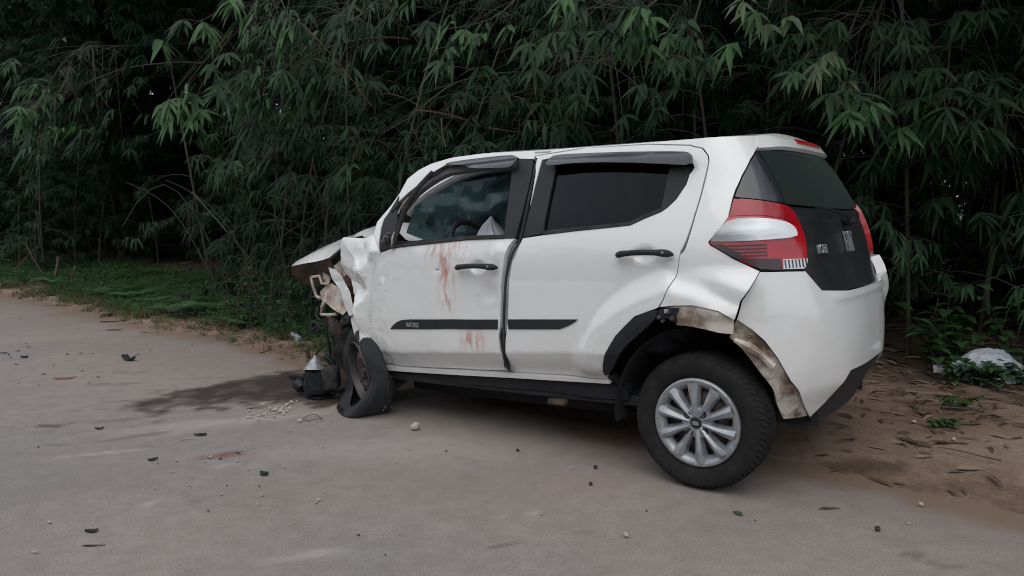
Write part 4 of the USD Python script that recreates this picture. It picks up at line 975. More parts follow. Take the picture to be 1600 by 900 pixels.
    br = panel([(.445, .43), (.405, .455), (.385, .40), (.36, .39), (.355, .33), (.40, .33), (.43, .40)], -0.004, h=0.014, thick=0.03, gap=0)
    obj('trim_bracket', br, 'black_plastic', car)

    # ---- sills, floor, wheel wells
    for sgn in (0, 1):
        f_ = far if sgn else (lambda m: m)
        obj('sill', f_(panel(SH['sill_white'], -0.030, h=0.02, thick=0.03, gap=0, hurt=False)), 'white_paint', car)
        obj('sill_cover', f_(panel([(a, b - (0.012 if b > .34 else 0)) for a, b in SH['sill']], -0.055, h=0.025, thick=0.06, gap=0, hurt=False, offf=lambda t, z: (meshkit.fbm(np.stack([t, z, 0 * t], -1) * 7, 3, 2) - .5) * 0.012)), 'trim_plastic', car)
        a = np.linspace(-0.12, PI - 0.02, 40)
        yo = np.interp(0.405 * np.cos(a), [-.42, -.35, -.25, -.1, 0.0], [.36, .46, .58, .67, .74])
        y = yo[:, None] + (0.30 - yo[:, None]) * np.linspace(0, 1, 6)[None]
        L = np.stack([np.broadcast_to(0.405 * np.cos(a)[:, None], (40, 6)), y, 0.29 + np.broadcast_to(0.405 * np.sin(a)[:, None], (40, 6))], -1)
        lin = grid(L)
        hd = Polygon([(0.405 * math.cos(q), 0.405 * math.sin(q)) for q in np.linspace(-0.12, PI + 0.12, 40)])
        disc = moved(trimesh.creation.extrude_polygon(hd, 0.01), frame_to([0, 0.42, 0.29], [1, 0, 0], [0, 0, 1], [0, -1, 0]))
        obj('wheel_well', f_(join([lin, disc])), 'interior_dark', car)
    und = [rbox([1.75, 1.36, 0.06], 0.02, 2, (1.15, 0, 0.33)), rbox([1.65, 0.90, 0.16], 0.03, 2, (1.15, 0, 0.27)), rbox([0.7, 0.8, 0.06], 0.02, 2, (0.1, 0, 0.33)), rbox([0.34, 0.9, 0.10], 0.03, 2, (-0.17, 0, 0.36))]
    obj('floor_pan', join(und), 'interior_dark', car)
    obj('rear_axle', tube([[0, -.60, .28], [0.05, -.3, .27], [0.05, .3, .27], [0, .60, .28]], 0.035, 10), 'steel_dark', car)
    obj('exhaust', join([tube(spline([[1.5, .1, .26], [.6, .12, .25], [-.1, .2, .24], [-.32, .28, .25]], 24), 0.025, 10), rbox([.30, .18, .13], .05, 3, (-.22, -.2, .27))]), 'rust_steel', car)
    e_ = rbox([0.10, 0.05, 0.03], 0.012, 2, tuple(surf(np.array([0.75]), np.array([.30]))[0] + [0, -0.05, -0.01]))
    obj('jack_point', e_, 'rust_steel', car)

    # ---- cabin
    db = Polygon([(1.97, .60), (1.97, 1.06), (1.80, 1.09), (1.60, 1.04), (1.50, .95), (1.52, .80), (1.62, .60)])
    d_ = trimesh.creation.extrude_polygon(db.buffer(-0.02).buffer(0.02), 1.36)
    obj('dashboard', moved(d_, frame_to([0, 0.68, 0], [1, 0, 0], [0, 0, 1], [0, -1, 0])), 'interior_dark', car)
    obj('instrument_hood', rbox([.16, .34, .12], .05, 3, (1.56, .36, 1.055)), 'interior_dark', car)
    sw = trimesh.creation.torus(0.180, 0.016, 48, 14)
    hub = rbox([.16, .14, .05], .024, 3)
    spk = [tube([[0, 0, 0], [0.17, -.03, 0]], 0.016, 8), tube([[0, 0, 0], [-0.17, -.03, 0]], 0.016, 8), tube([[0, 0, 0], [0, -.17, 0]], 0.014, 8)]
    T = frame_to([1.505, .36, 1.035], [0, -1, 0], [0.40, 0, 0.917], [-.917, 0, .40])
    st = obj('steering_wheel', moved(join([sw] + spk), T), 'black_plastic', car)
    obj('horn_pad', moved(hub, T), 'interior_grey', st)

    def cloth(c, R, Hh, folds, seed):
        th, rr_ = np.linspace(0, 2 * PI, 73), np.linspace(0.02, 1, 16)
        g_ = np.random.default_rng(seed)
        wv = sum(g_.uniform(.3, 1) * np.cos(k * th + g_.uniform(0, 6)) for k in (folds, folds + 2, 2 * folds + 1)) / 2
        sharp = 1 - np.abs(wv)
        rad = rr_[:, None] ** 0.8 * (1 + 0.38 * (sharp[None] - .5) * rr_[:, None])
        zz = Hh * (1 - rr_[:, None] ** 0.7) + 0.05 * (sharp[None] - .4) * rr_[:, None] * (1 - .4 * rr_[:, None])
        P_ = np.stack([R[0] * rad * np.cos(th)[None], R[1] * rad * np.sin(th)[None], zz + 0 * rad], -1)
        P_ = P_ + 0.02 * (meshkit.fbm(P_ * 16 + seed, 3, seed) - .5)[..., None]
        return grid(P_ + np.array(c))
    obj('airbag', cloth((1.40, .33, 1.05), (.12, .14), .19, 5, 5), 'airbag_cloth', car, smooth=25)
    obj('airbag', cloth((1.28, .14, 1.04), (.11, .18), .15, 6, 9), 'airbag_cloth', car, smooth=25)
    obj('airbag', cloth((1.56, -.36, 1.05), (.12, .20), .14, 5, 13), 'airbag_cloth', car, smooth=25)
    obj('rear_view_mirror', rbox([.03, .22, .065], .014, 2, (1.42, -.02, 1.36)), 'interior_dark', car)
    for s_ in (1, -1):
        y0 = .36 * s_
        cu = rbox([.50, .48, .17], .07, 4, (1.10, y0, .58), 0.05, 3)
        bk_ = rbox([.15, .47, .62], .065, 4, (0, 0, .31), 0.05, 4)
        bk_.apply_transform(trimesh.transformations.rotation_matrix(-0.30, [0, 1, 0]))
        bk_.apply_translation([.86, y0, .60])
        hr = rbox([.10, .26, .19], .045, 3, (.63, y0, 1.29))
        se = obj('front_seat', cu, 'seat_cloth', car)
        obj('backrest', bk_, 'seat_cloth', se)
        obj('headrest', hr, 'seat_cloth', se)
    se = obj('rear_seat', rbox([.48, 1.26, .18], .07, 4, (.42, 0, .62), 0.03), 'seat_cloth', car)
    bk_ = rbox([.14, 1.24, .60], .06, 4, (0, 0, .3))
    bk_.apply_transform(trimesh.transformations.rotation_matrix(-0.28, [0, 1, 0]))
    bk_.apply_translation([.17, 0, .60])
    obj('backrest', bk_, 'seat_cloth', se)
    for y0 in (.38, -.38):
        obj('headrest', rbox([.09, .24, .14], .04, 3, (-.02, y0, 1.20)), 'seat_cloth', se)
    obj('parcel_shelf', rbox([.40, 1.12, .03], .012, 2, (-.16, 0, 1.08)), 'interior_dark', car)
    # windscreen: a shattered sheet sagging into the cabin under its bent frame
    def screen(poly, yf, thick=0.004, seed=3):
        p, f = triangulate(Polygon(poly), 7, 7)
        w = meshkit.fbm(np.stack([p[:, 0] * .03, p[:, 1] * .03, 0 * p[:, 0]], -1) + seed, 3, seed) - .5
        v = np.array([cy(a, b, yf(a, b) + .12 * c) for (a, b), c in zip(p, w)])
        return sheet(v, f[:, ::-1], np.tile([.3, .9, .2], (len(v), 1)), thick)
    ws = obj('windscreen', screen([(648, 322), (700, 292), (745, 270), (800, 262), (840, 262), (830, 378), (690, 382), (628, 385)], lambda a, b: 0.02 - 0.0012 * (a - 700)), 'glass_teal', car, label='shattered windscreen sagging into the cabin')
    fr = spline([cy(640, 336, .06), cy(654, 320, .04), cy(672, 305, .02), cy(700, 288, .0), cy(730, 273, -.02), cy(770, 263, -.05), cy(830, 258, -.08)], 24)
    obj('bent_frame', tube(fr, 0.030, 10), 'interior_grey', ws)
    obj('frame_edge', tube(fr + np.array([0, -.01, .034]), 0.014, 8), 'white_paint', ws)
    return car


CAR = build_car()


def spokes_cap(face_y):
    """The silver hubcap: (name, mesh, material) pieces about the y axis, face outward (+y)."""
    out = []
    ring = revolve([(0.146, -0.034), (0.158, -0.014), (0.170, -0.003), (0.182, 0.0), (0.189, -0.004), (0.191, -0.016), (0.186, -0.022)], 96)
    out.append(('hubcap', ring, 'hubcap_silver'))
    for k in range(10):
        a = math.radians(94.5 + 36 * k)
        rr = np.linspace(0.030, 0.172, 9)
        w0 = np.interp(rr, [0.03, 0.06, 0.11, 0.172], [0.012, 0.0100, 0.0130, 0.0220])      # half width of the flat top
        w1 = w0 + np.interp(rr, [0.03, 0.07, 0.13, 0.172], [0.010, 0.009, 0.009, 0.022])
        top = np.interp(rr, [0.03, 0.06, 0.12, 0.172], [-0.006, 0.000, 0.003, -0.002])
        L = np.stack([np.stack([rr, top - 0.034, w1], -1), np.stack([rr, top - 0.001, w0 + .001], -1), np.stack([rr, top + 0.001, w0 * .9], -1), np.stack([rr, top + 0.008, w0 * .15], -1),
                      np.stack([rr, top - 0.003, -w0 * .9], -1), np.stack([rr, top - 0.006, -w0 - .001], -1), np.stack([rr, top - 0.034, -w1], -1)], 1)
        m = grid(L)
        c, s = math.cos(a), math.sin(a)
        # seen from outside (+y towards the viewer) x runs to the left, so mirror the angle
        v = np.asarray(m.vertices)
        m = trimesh.Trimesh(np.stack([-(v[:, 0] * c - v[:, 2] * s), v[:, 1], v[:, 0] * s + v[:, 2] * c], -1), m.faces, process=False)
        out.append(('spoke', m, 'hubcap_silver'))
    hub = revolve([(0.0, -0.004), (0.024, -0.004), (0.026, -0.002), (0.052, -0.003), (0.066, -0.010), (0.074, -0.028)], 64)
    out.append(('hub', hub, 'hubcap_silver'))
    out.append(('centre_cap', revolve([(0.0, 0.003), (0.020, 0.002), (0.0235, -0.001), (0.0235, -0.006)], 40), 'black_plastic'))
    bars = []
    for k in range(4):
        b = trimesh.creation.box([0.0045, 0.003, 0.020 - abs(k - 1.5) * 0.003])
        b.apply_transform(trimesh.transformations.rotation_matrix(0.25, [0, 1, 0]))
        b.apply_translation([-0.0105 + 0.007 * k, 0.0035, 0])
        bars.append(b)
    out.append(('emblem', join(bars), 'letter_grey'))
    for ang in (140, 52, -40, -124):
        a = math.radians(ang)
        c = np.array([-0.050 * math.cos(a), 0, 0.050 * math.sin(a)])
        rg = revolve([(0.0095, -0.02), (0.0105, 0.0015), (0.0135, 0.002), (0.0155, -0.003), (0.0155, -0.02)], 24)
        rg.apply_translation(c)
        out.append(('nut_ring', rg, 'black_plastic'))
        nt = revolve([(0.0, -0.001), (0.007, -0.001), (0.0085, -0.003), (0.0085, -0.02)], 6)
        nt.apply_translation(c)
        out.append(('wheel_nut', nt, 'steel_dark'))
    return out


def tyre_mesh(tread=True, n=432, groove=0.0068):
    """Cross-section round the y axis; outer face at y=0, 0.175 wide, radius 0.29."""
    half = [(0.188, -0.020), (0.196, -0.008), (0.206, -0.001), (0.222, 0.006), (0.240, 0.010), (0.256, 0.008), (0.268, 0.002), (0.277, -0.007), (0.2825, -0.016), (0.2855, -0.024)]
    other = [(r, -0.175 - y) for r, y in reversed(half)]
    mid = []
    for y0, y1 in ((-0.026, -0.050), (-0.058, -0.084), (-0.091, -0.117), (-0.125, -0.149)):
        mid += [(0.2895, y0 - 0.001), (0.2905, (y0 + y1) / 2), (0.2895, y1 + 0.001)]
        if y1 > -0.149:
            mid += [(0.2885 - groove, y1 - 0.001), (0.2885 - groove, y1 - 0.0068)]
    pr = np.array(half + mid + other)
    a = np.linspace(0, 2 * PI, n, endpoint=False)
    R = np.broadcast_to(pr[None, :, 0], (n, len(pr))).copy()
    Y = np.broadcast_to(pr[None, :, 1], (n, len(pr)))
    if tread:
        ph = a[:, None] * 66 / (2 * PI) + np.abs(Y + 0.0875) * 22
        cut = (np.mod(ph, 1) < 0.22) & (R > 0.276)
        R[cut] -= 0.006
    # ribs of the sidewall
    R = R + 0
    P = np.stack([R * np.cos(a)[:, None], Y, R * np.sin(a)[:, None]], -1)
    P = np.concatenate([P, P[:1]], 0)
    m = grid(P)
    m.merge_vertices()
    return m


def flat_bottom(m, T, zmin=0.004):
    """Presses what would go under the road flat against it (T: wheel to world)."""
    v = np.asarray(m.vertices) @ T[:3, :3].T + T[:3, 3]
    low = v[:, 2] < zmin
    d = zmin - v[:, 2]
    ax = T[:3, 1]
    mid = (np.asarray(m.vertices)[:, 1] + 0.0875) / 0.0875
    sidewall = np.abs(mid) > 0.85
    near = np.clip(1 - (v[:, 2] - zmin) / 0.07, 0, 1)
    v = v + ax * (np.sign(mid) * sidewall * 0.010 * near * (d.max() > 0))[:, None]
    v[:, 2] = np.maximum(v[:, 2], zmin)
    w = (v - T[:3, 3]) @ T[:3, :3]
    return trimesh.Trimesh(w, m.faces, process=False)


def build_wheels():
    cw = np.eye(4)
    cw[:3, 0], cw[:3, 1], cw[:3, 2], cw[:3, 3] = XC, LV, ZC, ORG

    def wheel(name, T, capped, tyre, rim_mat='steel_dark'):
        x = UsdGeom.Xform.Define(stage, str(CAR.GetPath()) + '/' + numbered(str(CAR.GetPath()), name))
        x.AddTransformOp().Set(Gf.Matrix4d(*[float(q) for q in T.T.ravel()]))
        p = x.GetPrim()
        obj('tyre', tyre, 'tyre_rubber', p)
        rim = revolve([(0.0, -0.060), (0.055, -0.058), (0.085, -0.040), (0.120, -0.046), (0.150, -0.065), (0.165, -0.060), (0.174, -0.024), (0.186, -0.012), (0.190, -0.020), (0.186, -0.030), (0.170, -0.045), (0.168, -0.13), (0.188, -0.165)], 72)
        obj('rim', rim, rim_mat, p)
        holes = []
        for k in range(12):
            a = 2 * PI * k / 12
            h_ = trimesh.creation.cylinder(0.011, 0.012, sections=16)
            h_.apply_transform(frame_to([0.134 * math.cos(a), -0.050, 0.134 * math.sin(a)], [1, 0, 0], [0, 0, 1], [0, -1, 0]))
            holes.append(h_)
        obj('rim_holes', join(holes), 'interior_dark', p)
        if capped:
            for nm, me, mt in spokes_cap(0):
                obj(nm, me, mt, p, smooth=14 if nm == 'spoke' else 35)
        return p

    T = np.eye(4)
    T[:3, 3] = [0, WHY, WR]
    ty = flat_bottom(tyre_mesh(), cw @ T)
    wheel('rear_wheel', T, True, ty)
    # far rear wheel, turned about
    T2 = np.eye(4)
    T2[:3, 0], T2[:3, 1], T2[:3, 3] = [-1, 0, 0], [0, -1, 0], [0, -WHY, WR]
    wheel('rear_wheel', T2, True, flat_bottom(tyre_mesh(n=144), cw @ T2))
    T3 = T2.copy()
    T3[:3, 3] = [2.28, -0.66, WR + 0.11]
    wheel('front_wheel', T3, True, tyre_mesh(n=144))
    # near front wheel: turned in, leaning, its tyre burst and pulled off the rim
    c = at(557, 583, 4.44)
    v = np.array([-.20, 0.06, .95])
    v /= np.linalg.norm(v)
    n = np.array([-.88, -.45, 0])
    n = n - v * (n @ v)
    n /= np.linalg.norm(n)
    xx = np.cross(n, v)
    Tw = frame_to(c, xx, n, v)
    Tl = np.linalg.inv(cw) @ Tw
    m = tyre_mesh(False, n=216, groove=0.0012)
    q = np.asarray(m.vertices).copy()
    q[:, 1] *= 0.52
    ang = np.arctan2(q[:, 2], q[:, 0])
    # the tread has slid inboard and sags; bottom bead hangs out
    down = sm(-q[:, 2], 0.02, 0.28)
    up = sm(q[:, 2], 0.05, 0.28)
    outer = np.clip((q[:, 1] + 0.091) / 0.091, 0, 1.1)
    q[:, 1] += -0.012 + 0.15 * down * outer ** 1.5 - 0.03 * down * (1 - outer) - 0.02 * up
    q[:, 1] += 0.008 * np.sin(ang * 3 + 1)
    rad = np.hypot(q[:, 0], q[:, 2])
    f = 1 + 0.02 * np.sin(ang * 2 + 0.6) - 0.04 * up * (rad > 0.22) + 0.03 * (meshkit.fbm(np.stack([np.cos(ang), np.sin(ang), q[:, 1] * 6], -1) * 2 + 7, 3, 6) - .5)
    q[:, 0] *= f
    q[:, 2] *= f
    m = flat_bottom(trimesh.Trimesh(q, m.faces, process=False), Tw, 0.006)
    p = wheel('front_wheel', Tl, False, m, 'steel_dark')
    tag(p, 'front wheel turned inwards with a burst tyre off its rim')
    UsdShade.MaterialBindingAPI(stage.GetPrimAtPath(p.GetPath().AppendChild('tyre'))).Bind(M['tyre_grey'])
    # hub, bolts and brake seen inside the rim
    obj('hub', revolve([(0.0, -0.035), (0.03, -0.037), (0.034, -0.055), (0.07, -0.058)], 32), 'steel_dark', p)
    for k in range(4):
        a = 0.6 + k * PI / 2
        b = trimesh.creation.cylinder(0.008, 0.03, sections=8)
        obj('wheel_nut', moved(b, frame_to([0.05 * math.cos(a), -0.045, 0.05 * math.sin(a)], [1, 0, 0], [0, 0, 1], [0, -1, 0])), 'rust_steel', p)
    # threads of the torn carcass
    fr = []
    r2 = random.Random(4)
    for k in range(26):
        a = np.array(at(601 + r2.uniform(-4, 4), 590 + k * 1.9, 4.30 + r2.uniform(-.03, .03)))
        b = a + np.array([r2.uniform(-.02, .035), r2.uniform(-.03, .03), r2.uniform(-.06, -.01)])
        fr.append(tube(np.stack([a, (a + b) / 2 + r2.uniform(-.008, .008), b]), [0.0022, 0.0017, 0.0008], 4))
    fm = join(fr)
    fm = trimesh.Trimesh(np.maximum(np.asarray(fm.vertices), [-99, -99, 0.004]), fm.faces, process=False)
    obj('torn_cords', moved(fm, np.linalg.inv(Tw)), 'chip_white', p, kind='stuff')


build_wheels()


def build_front():
    """The crushed front: fender, bonnet, what is left of the lamp and its wiring."""
    def crumple(poly, y0, amp, seed, thick=0.004, h=5, slope=(0, 0), fr=0.05):
        g = Polygon(poly)
        p, f = triangulate(g, h, h)
        c = p.mean(0)
        w = meshkit.fbm(np.stack([p[:, 0] * fr, p[:, 1] * fr, 0 * p[:, 0]], -1) + seed, 4, seed) - 0.5
        y = y0 + slope[0] * (p[:, 0] - c[0]) + slope[1] * (p[:, 1] - c[1]) + amp * w * 2
        v = np.array([cy(a, b, d) for (a, b), d in zip(p, y)])
        f = f[:, ::-1]
        n = np.tile([0.25, 0.95, 0.1], (len(v), 1))
        m = sheet(v, f, n, thick)
        return m

    def fo(t, z):
        p = np.stack([t, z, 0 * t], -1)
        w = meshkit.fbm(p * 4.5 + 2, 3, 33) - .5
        fold = np.zeros(t.shape)
        for k, (a0, b0, deg, am) in enumerate(((2.03, .95, 62, .55), (2.10, .88, 20, -.6), (2.06, .72, 75, .5), (2.04, .60, 35, -.5), (2.16, .98, 110, .45), (2.02, .50, 100, .4), (2.09, .80, 140, -.45))):
            cx, sx = math.cos(math.radians(deg)), math.sin(math.radians(deg))
            dd = np.abs((t - a0) * sx - (z - b0) * cx)
            fold = fold + am * np.maximum(0.075 - dd, 0)
        te = np.interp(z, [.385, .43, .557, .736, .883, .985, 1.05, 1.15], [2.006, 2.007, 1.982, 1.961, 1.948, 1.923, 1.882, 1.93])
        return (0.030 * w + fold + 0.006) * sm(t - te, 0.0, 0.05) - 0.02 * sm(t, 2.15, 2.30) + 0.02 * gauss(t, z, 2.06, .66, .04, .1)
    fe = obj('front_fender', panel(SH['fender'], 0.0, h=0.012, thick=0.004, gap=0.001, offf=fo), 'fender_paint', CAR, smooth=16, label='crumpled front fender folded back against the door')
    obj('torn_flap', crumple([(513, 418), (522, 420), (533, 431), (546, 456), (553, 490), (546, 494), (538, 476), (531, 452), (519, 436)], 0.74, 0.03, 3, slope=(0.002, 0)), 'white_paint', fe, smooth=14)
    obj('torn_flap', crumple([(551, 486), (560, 500), (566, 530), (580, 562), (574, 566), (562, 545), (553, 520), (548, 500)], 0.755, 0.03, 4, slope=(0.001, 0)), 'white_paint', fe, smooth=14)
    obj('torn_flap', crumple([(521, 416), (536, 404), (549, 408), (544, 428), (534, 434)], 0.70, 0.04, 6, slope=(0.002, 0)), 'beige_plastic', fe, smooth=14)
    obj('inner_fender', crumple([(517, 430), (535, 440), (545, 480), (556, 520), (575, 560), (590, 572), (585, 420), (560, 385), (530, 410)], 0.60, 0.05, 5), 'rust_steel', CAR)
    # bonnet: pushed back, buckled, its left edge lifted off the fender
    Lp = spline([cy(455, 416, .60), cy(474, 412, .60), cy(497, 408, .60), cy(516, 402, .61), cy(535, 388, .62), cy(553, 373, .63), cy(588, 369, .63)], 26)
    w = np.linspace(0, 1, 22)
    P = np.zeros((26, 22, 3))
    R = Lp * [1, -1, 1] + [0.02, 0, -0.02]
    P[:] = Lp[:, None] * (1 - w)[None, :, None] + R[:, None] * w[None, :, None]
    nose = np.linspace(1, 0, 26)
    P[..., 2] += (0.19 * np.sin(w * PI) ** 0.6)[None] * (0.18 + 0.82 * np.sin(np.linspace(0.45, 3.05, 26)))[:, None]
    P[..., 0] += (0.10 * np.sin(w * PI))[None] * nose[:, None]
    P[..., 2] += 0.05 * (meshkit.fbm(P * [4, 4, 0] + 7, 4, 9) - .5) * np.minimum(1, w * 5)[None]
    rear = sm(np.arange(26), 13, 24)[:, None] * sm(w, .08, .4)[None]
    P[..., 0] += 0.16 * rear
    P[..., 2] -= 0.07 * rear
    bo = obj('bonnet', grid(P), 'white_paint', CAR, label='bonnet buckled and pushed back')
    Q = P[:, :] - [0, 0, 0.006]
    Q[..., 2] -= 0.012 * np.sin(np.linspace(0, PI, 26))[:, None]
    obj('bonnet_frame', grid(Q), 'rust_steel', bo)
    # folded front lip of the bonnet
    obj('bonnet_lip', crumple([(455, 417), (480, 413), (515, 405), (521, 420), (520, 432), (500, 446), (482, 446), (468, 440), (457, 428)], 0.55, 0.03, 8, slope=(0, -0.004)), 'rust_steel', bo)
    obj('bonnet_gap_shade', tube(spline([cy(517, 404, .625), cy(534, 390, .635), cy(548, 377, .645), cy(566, 371, .65)], 16), 0.012, 8), 'rubber', bo)  # black tube put in for the dark gap between bonnet and fender
    # dark bulk behind: bay and subframe
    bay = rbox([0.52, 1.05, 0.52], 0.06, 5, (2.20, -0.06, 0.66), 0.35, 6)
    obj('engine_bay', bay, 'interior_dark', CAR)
    for i, (px, py, y, s) in enumerate(((532, 455, .42, .07), (545, 505, .40, .06), (520, 500, .40, .05), (538, 540, .45, .06), (553, 430, .5, .07), (522, 560, .42, .055), (560, 530, .55, .05))):
        b = trimesh.creation.icosphere(3, s)
        vv = np.asarray(b.vertices)
        vv = vv * (1 + 0.8 * (meshkit.fbm(vv / s * 1.2 + i, 3, i) - .5))[:, None]
        obj('engine_part', trimesh.Trimesh(vv + cy(px, py, y), b.faces, process=False), ('rust_steel', 'steel_dark', 'black_plastic')[i % 3], CAR)
    # what remains of the lamp: pale plastic frame and reflector shell
    hl = obj('headlight', crumple([(500, 456), (508, 448), (518, 443), (528, 449), (537, 463), (543, 484), (536, 492), (524, 486), (512, 476), (502, 468)], 0.66, 0.035, 11, slope=(0.002, 0.001), fr=0.08), 'beige_plastic', CAR, label='broken headlight shell')
    obj('lamp_frame', tube([cy(486, 433, .6), cy(489, 447, .6), cy(494, 462, .61), cy(500, 466, .62)], 0.010, 6), 'beige_plastic', hl)
    obj('lamp_frame', tube([cy(487, 433, .6), cy(499, 431, .62), cy(503, 443, .62), cy(513, 444, .63)], 0.009, 6), 'beige_plastic', hl)
    obj('lamp_frame', tube([cy(507, 470, .64), cy(503, 480, .64), cy(502, 491, .64), cy(514, 492, .66), cy(526, 491, .67)], 0.011, 6), 'beige_plastic', hl)
    obj('lamp_frame', crumple([(503, 425), (516, 432), (514, 446), (505, 440)], 0.58, 0.02, 13), 'dirty_metal', hl)
    obj('lamp_frame', crumple([(512, 494), (528, 500), (538, 530), (524, 526), (514, 512)], 0.52, 0.04, 15), 'rust_steel', hl)
    # wiring
    wi = obj('wiring_loom', tube(spline([cy(512, 470, .6), cy(508, 490, .62), cy(509, 510, .64), cy(513, 530, .62), cy(516, 550, .6), cy(514, 572, .58)], 26), 0.008, 7), 'black_plastic', CAR)
    obj('cable', tube(spline([cy(514, 535, .62), cy(505, 541, .66), cy(497, 549, .68), cy(491, 558, .68)], 18), 0.006, 6), 'black_plastic', wi)
    obj('cable', tube(spline([cy(503, 505, .64), cy(492, 512, .67), cy(482, 521, .69), cy(472, 527, .7)], 18), 0.007, 6), 'black_plastic', wi)
    obj('cable', tube(spline([cy(498, 480, .6), cy(494, 490, .62), cy(500, 500, .64), cy(509, 505, .62)], 14), 0.006, 6), 'black_plastic', wi)
    obj('cable', tube(spline([cy(520, 470, .5), cy(524, 500, .5), cy(521, 530, .5), cy(530, 560, .5)], 20), 0.011, 6), 'rubber', wi)
    ring = trimesh.creation.torus(0.034, 0.011, 28, 10)
    obj('lamp_socket', moved(ring, frame_to(cy(493, 511, .66), [0.9, 0.1, 0.35], [-0.36, 0.2, 0.9], [0.05, 0.97, -0.2])), 'rubber', wi)
    obj('lamp_socket', moved(trimesh.creation.cylinder(0.026, 0.02, sections=24), frame_to(cy(494, 511, .64), [0.9, 0.1, 0.35], [-0.36, 0.2, 0.9], [0.05, 0.97, -0.2])), 'steel_dark', wi)
    obj('connector', moved(rbox([.065, .03, .032], .008, 2), frame_to(cy(464, 527, .71), [-0.93, 0.1, -0.35], [0.1, 1, 0], [-.35, 0, .93])), 'grey_metal', wi)
    obj('connector', moved(rbox([.04, .022, .022], .006, 2), frame_to(cy(458, 523, .72), [-0.75, 0.1, -0.65], [0.1, 1, 0], [-.65, 0, .75])), 'grey_metal', wi)
    obj('drive_shaft', tube([[1.98, .62, .24], [2.05, .3, .30], [2.1, 0, .33]], 0.03, 10), 'rust_steel', CAR)
    obj('suspension_strut', join([tube([[2.02, .58, .25], [2.06, .5, .85]], 0.024, 10), tube([[2.03, .56, .45], [2.05, .52, .72]], 0.045, 12)]), 'steel_dark', CAR)
    obj('wheel_liner', crumple([(523, 520), (545, 510), (560, 540), (540, 580), (527, 575), (520, 555)], 0.52, 0.04, 19), 'rubber', CAR)
    # rag of sill trim hanging by the burst tyre
    obj('sill_rag', crumple([(585, 571), (600, 577), (612, 590), (603, 598), (607, 620), (598, 600), (590, 586)], 0.74, 0.02, 21), 'rubber', CAR)
    # windscreen wiper cowl between bonnet and pillars
    obj('scuttle', rbox([.16, 1.30, .05], .02, 3, (2.0, 0, 1.08), .1, 2), 'black_plastic', CAR)


build_front()


# ================================================================== the bamboo thicket
def leaf(base, d, droop, L, w, face, r, segs=4):
    """One blade: vertices and faces. d its direction, face the way its upper side looks."""
    d = d / np.linalg.norm(d)
    side = np.cross(d, face)
    side /= np.linalg.norm(side) + 1e-9
    u = np.linspace(0, 1, segs + 1)
    mid = base + d * (L * u)[:, None] + np.array([0, 0, -1.0]) * (droop * L * u ** 2)[:, None]
    wid = w * np.array([0.25, 1.0, 0.92, 0.55, 0.0]) if segs == 4 else w * np.array([0.3, 1.0, 0.7, 0.0])
    up = np.cross(side, d)
    v = []
    for k in range(segs):
        v += [mid[k] - side * wid[k] / 2 + up * wid[k] * 0.10, mid[k], mid[k] + side * wid[k] / 2 + up * wid[k] * 0.10]
    v.append(mid[segs])
    f = []
    for k in range(segs - 1):
        a = 3 * k
        f += [(a, a + 1, a + 4), (a, a + 4, a + 3), (a + 1, a + 2, a + 5), (a + 1, a + 5, a + 4)]
    a = 3 * (segs - 1)
    f += [(a, a + 1, a + 3), (a + 1, a + 2, a + 3)]
    return np.array(v), np.array(f)


def spray(p, o, r, n=9, L=0.17, spread=1.25, w=None, hang=0.8):
    """A fan of leaves hanging from a twig's end at p, the twig pointing along o."""
    o = np.asarray(o, float)
    o = o / np.linalg.norm(o)
    h = np.array([o[0], o[1], 0.0])
    h = h / (np.linalg.norm(h) + 1e-9)
    s = np.array([-h[1], h[0], 0])
    V, F, c = [], [], 0
    for i in range(n):
        a = (i / (n - 1) - .5) * 2 * spread * r.uniform(.85, 1.15) + r.uniform(-.15, .15)
        back = abs(a) / spread
        d = s * math.sin(a) - np.array([0, 0, hang]) * math.cos(a) + h * (0.75 - 0.5 * back + r.uniform(-.25, .25)) + np.array([0, 0, r.uniform(-.05, .25)])
        l = L * r.uniform(.65, 1.15) * (1 - 0.25 * back)
        face = h * 0.8 + np.array([0, 0, 0.9]) + s * r.uniform(-.6, .6)
        b = p - o * r.uniform(0, .10) + s * r.uniform(-.01, .01)
        v, f = leaf(b, d, r.uniform(.15, .45), l, (w or L * 0.135) * r.uniform(.8, 1.2), face, r)
        V.append(v)
        F.append(f + c)
        c += len(v)
    return np.vstack(V), np.vstack(F)


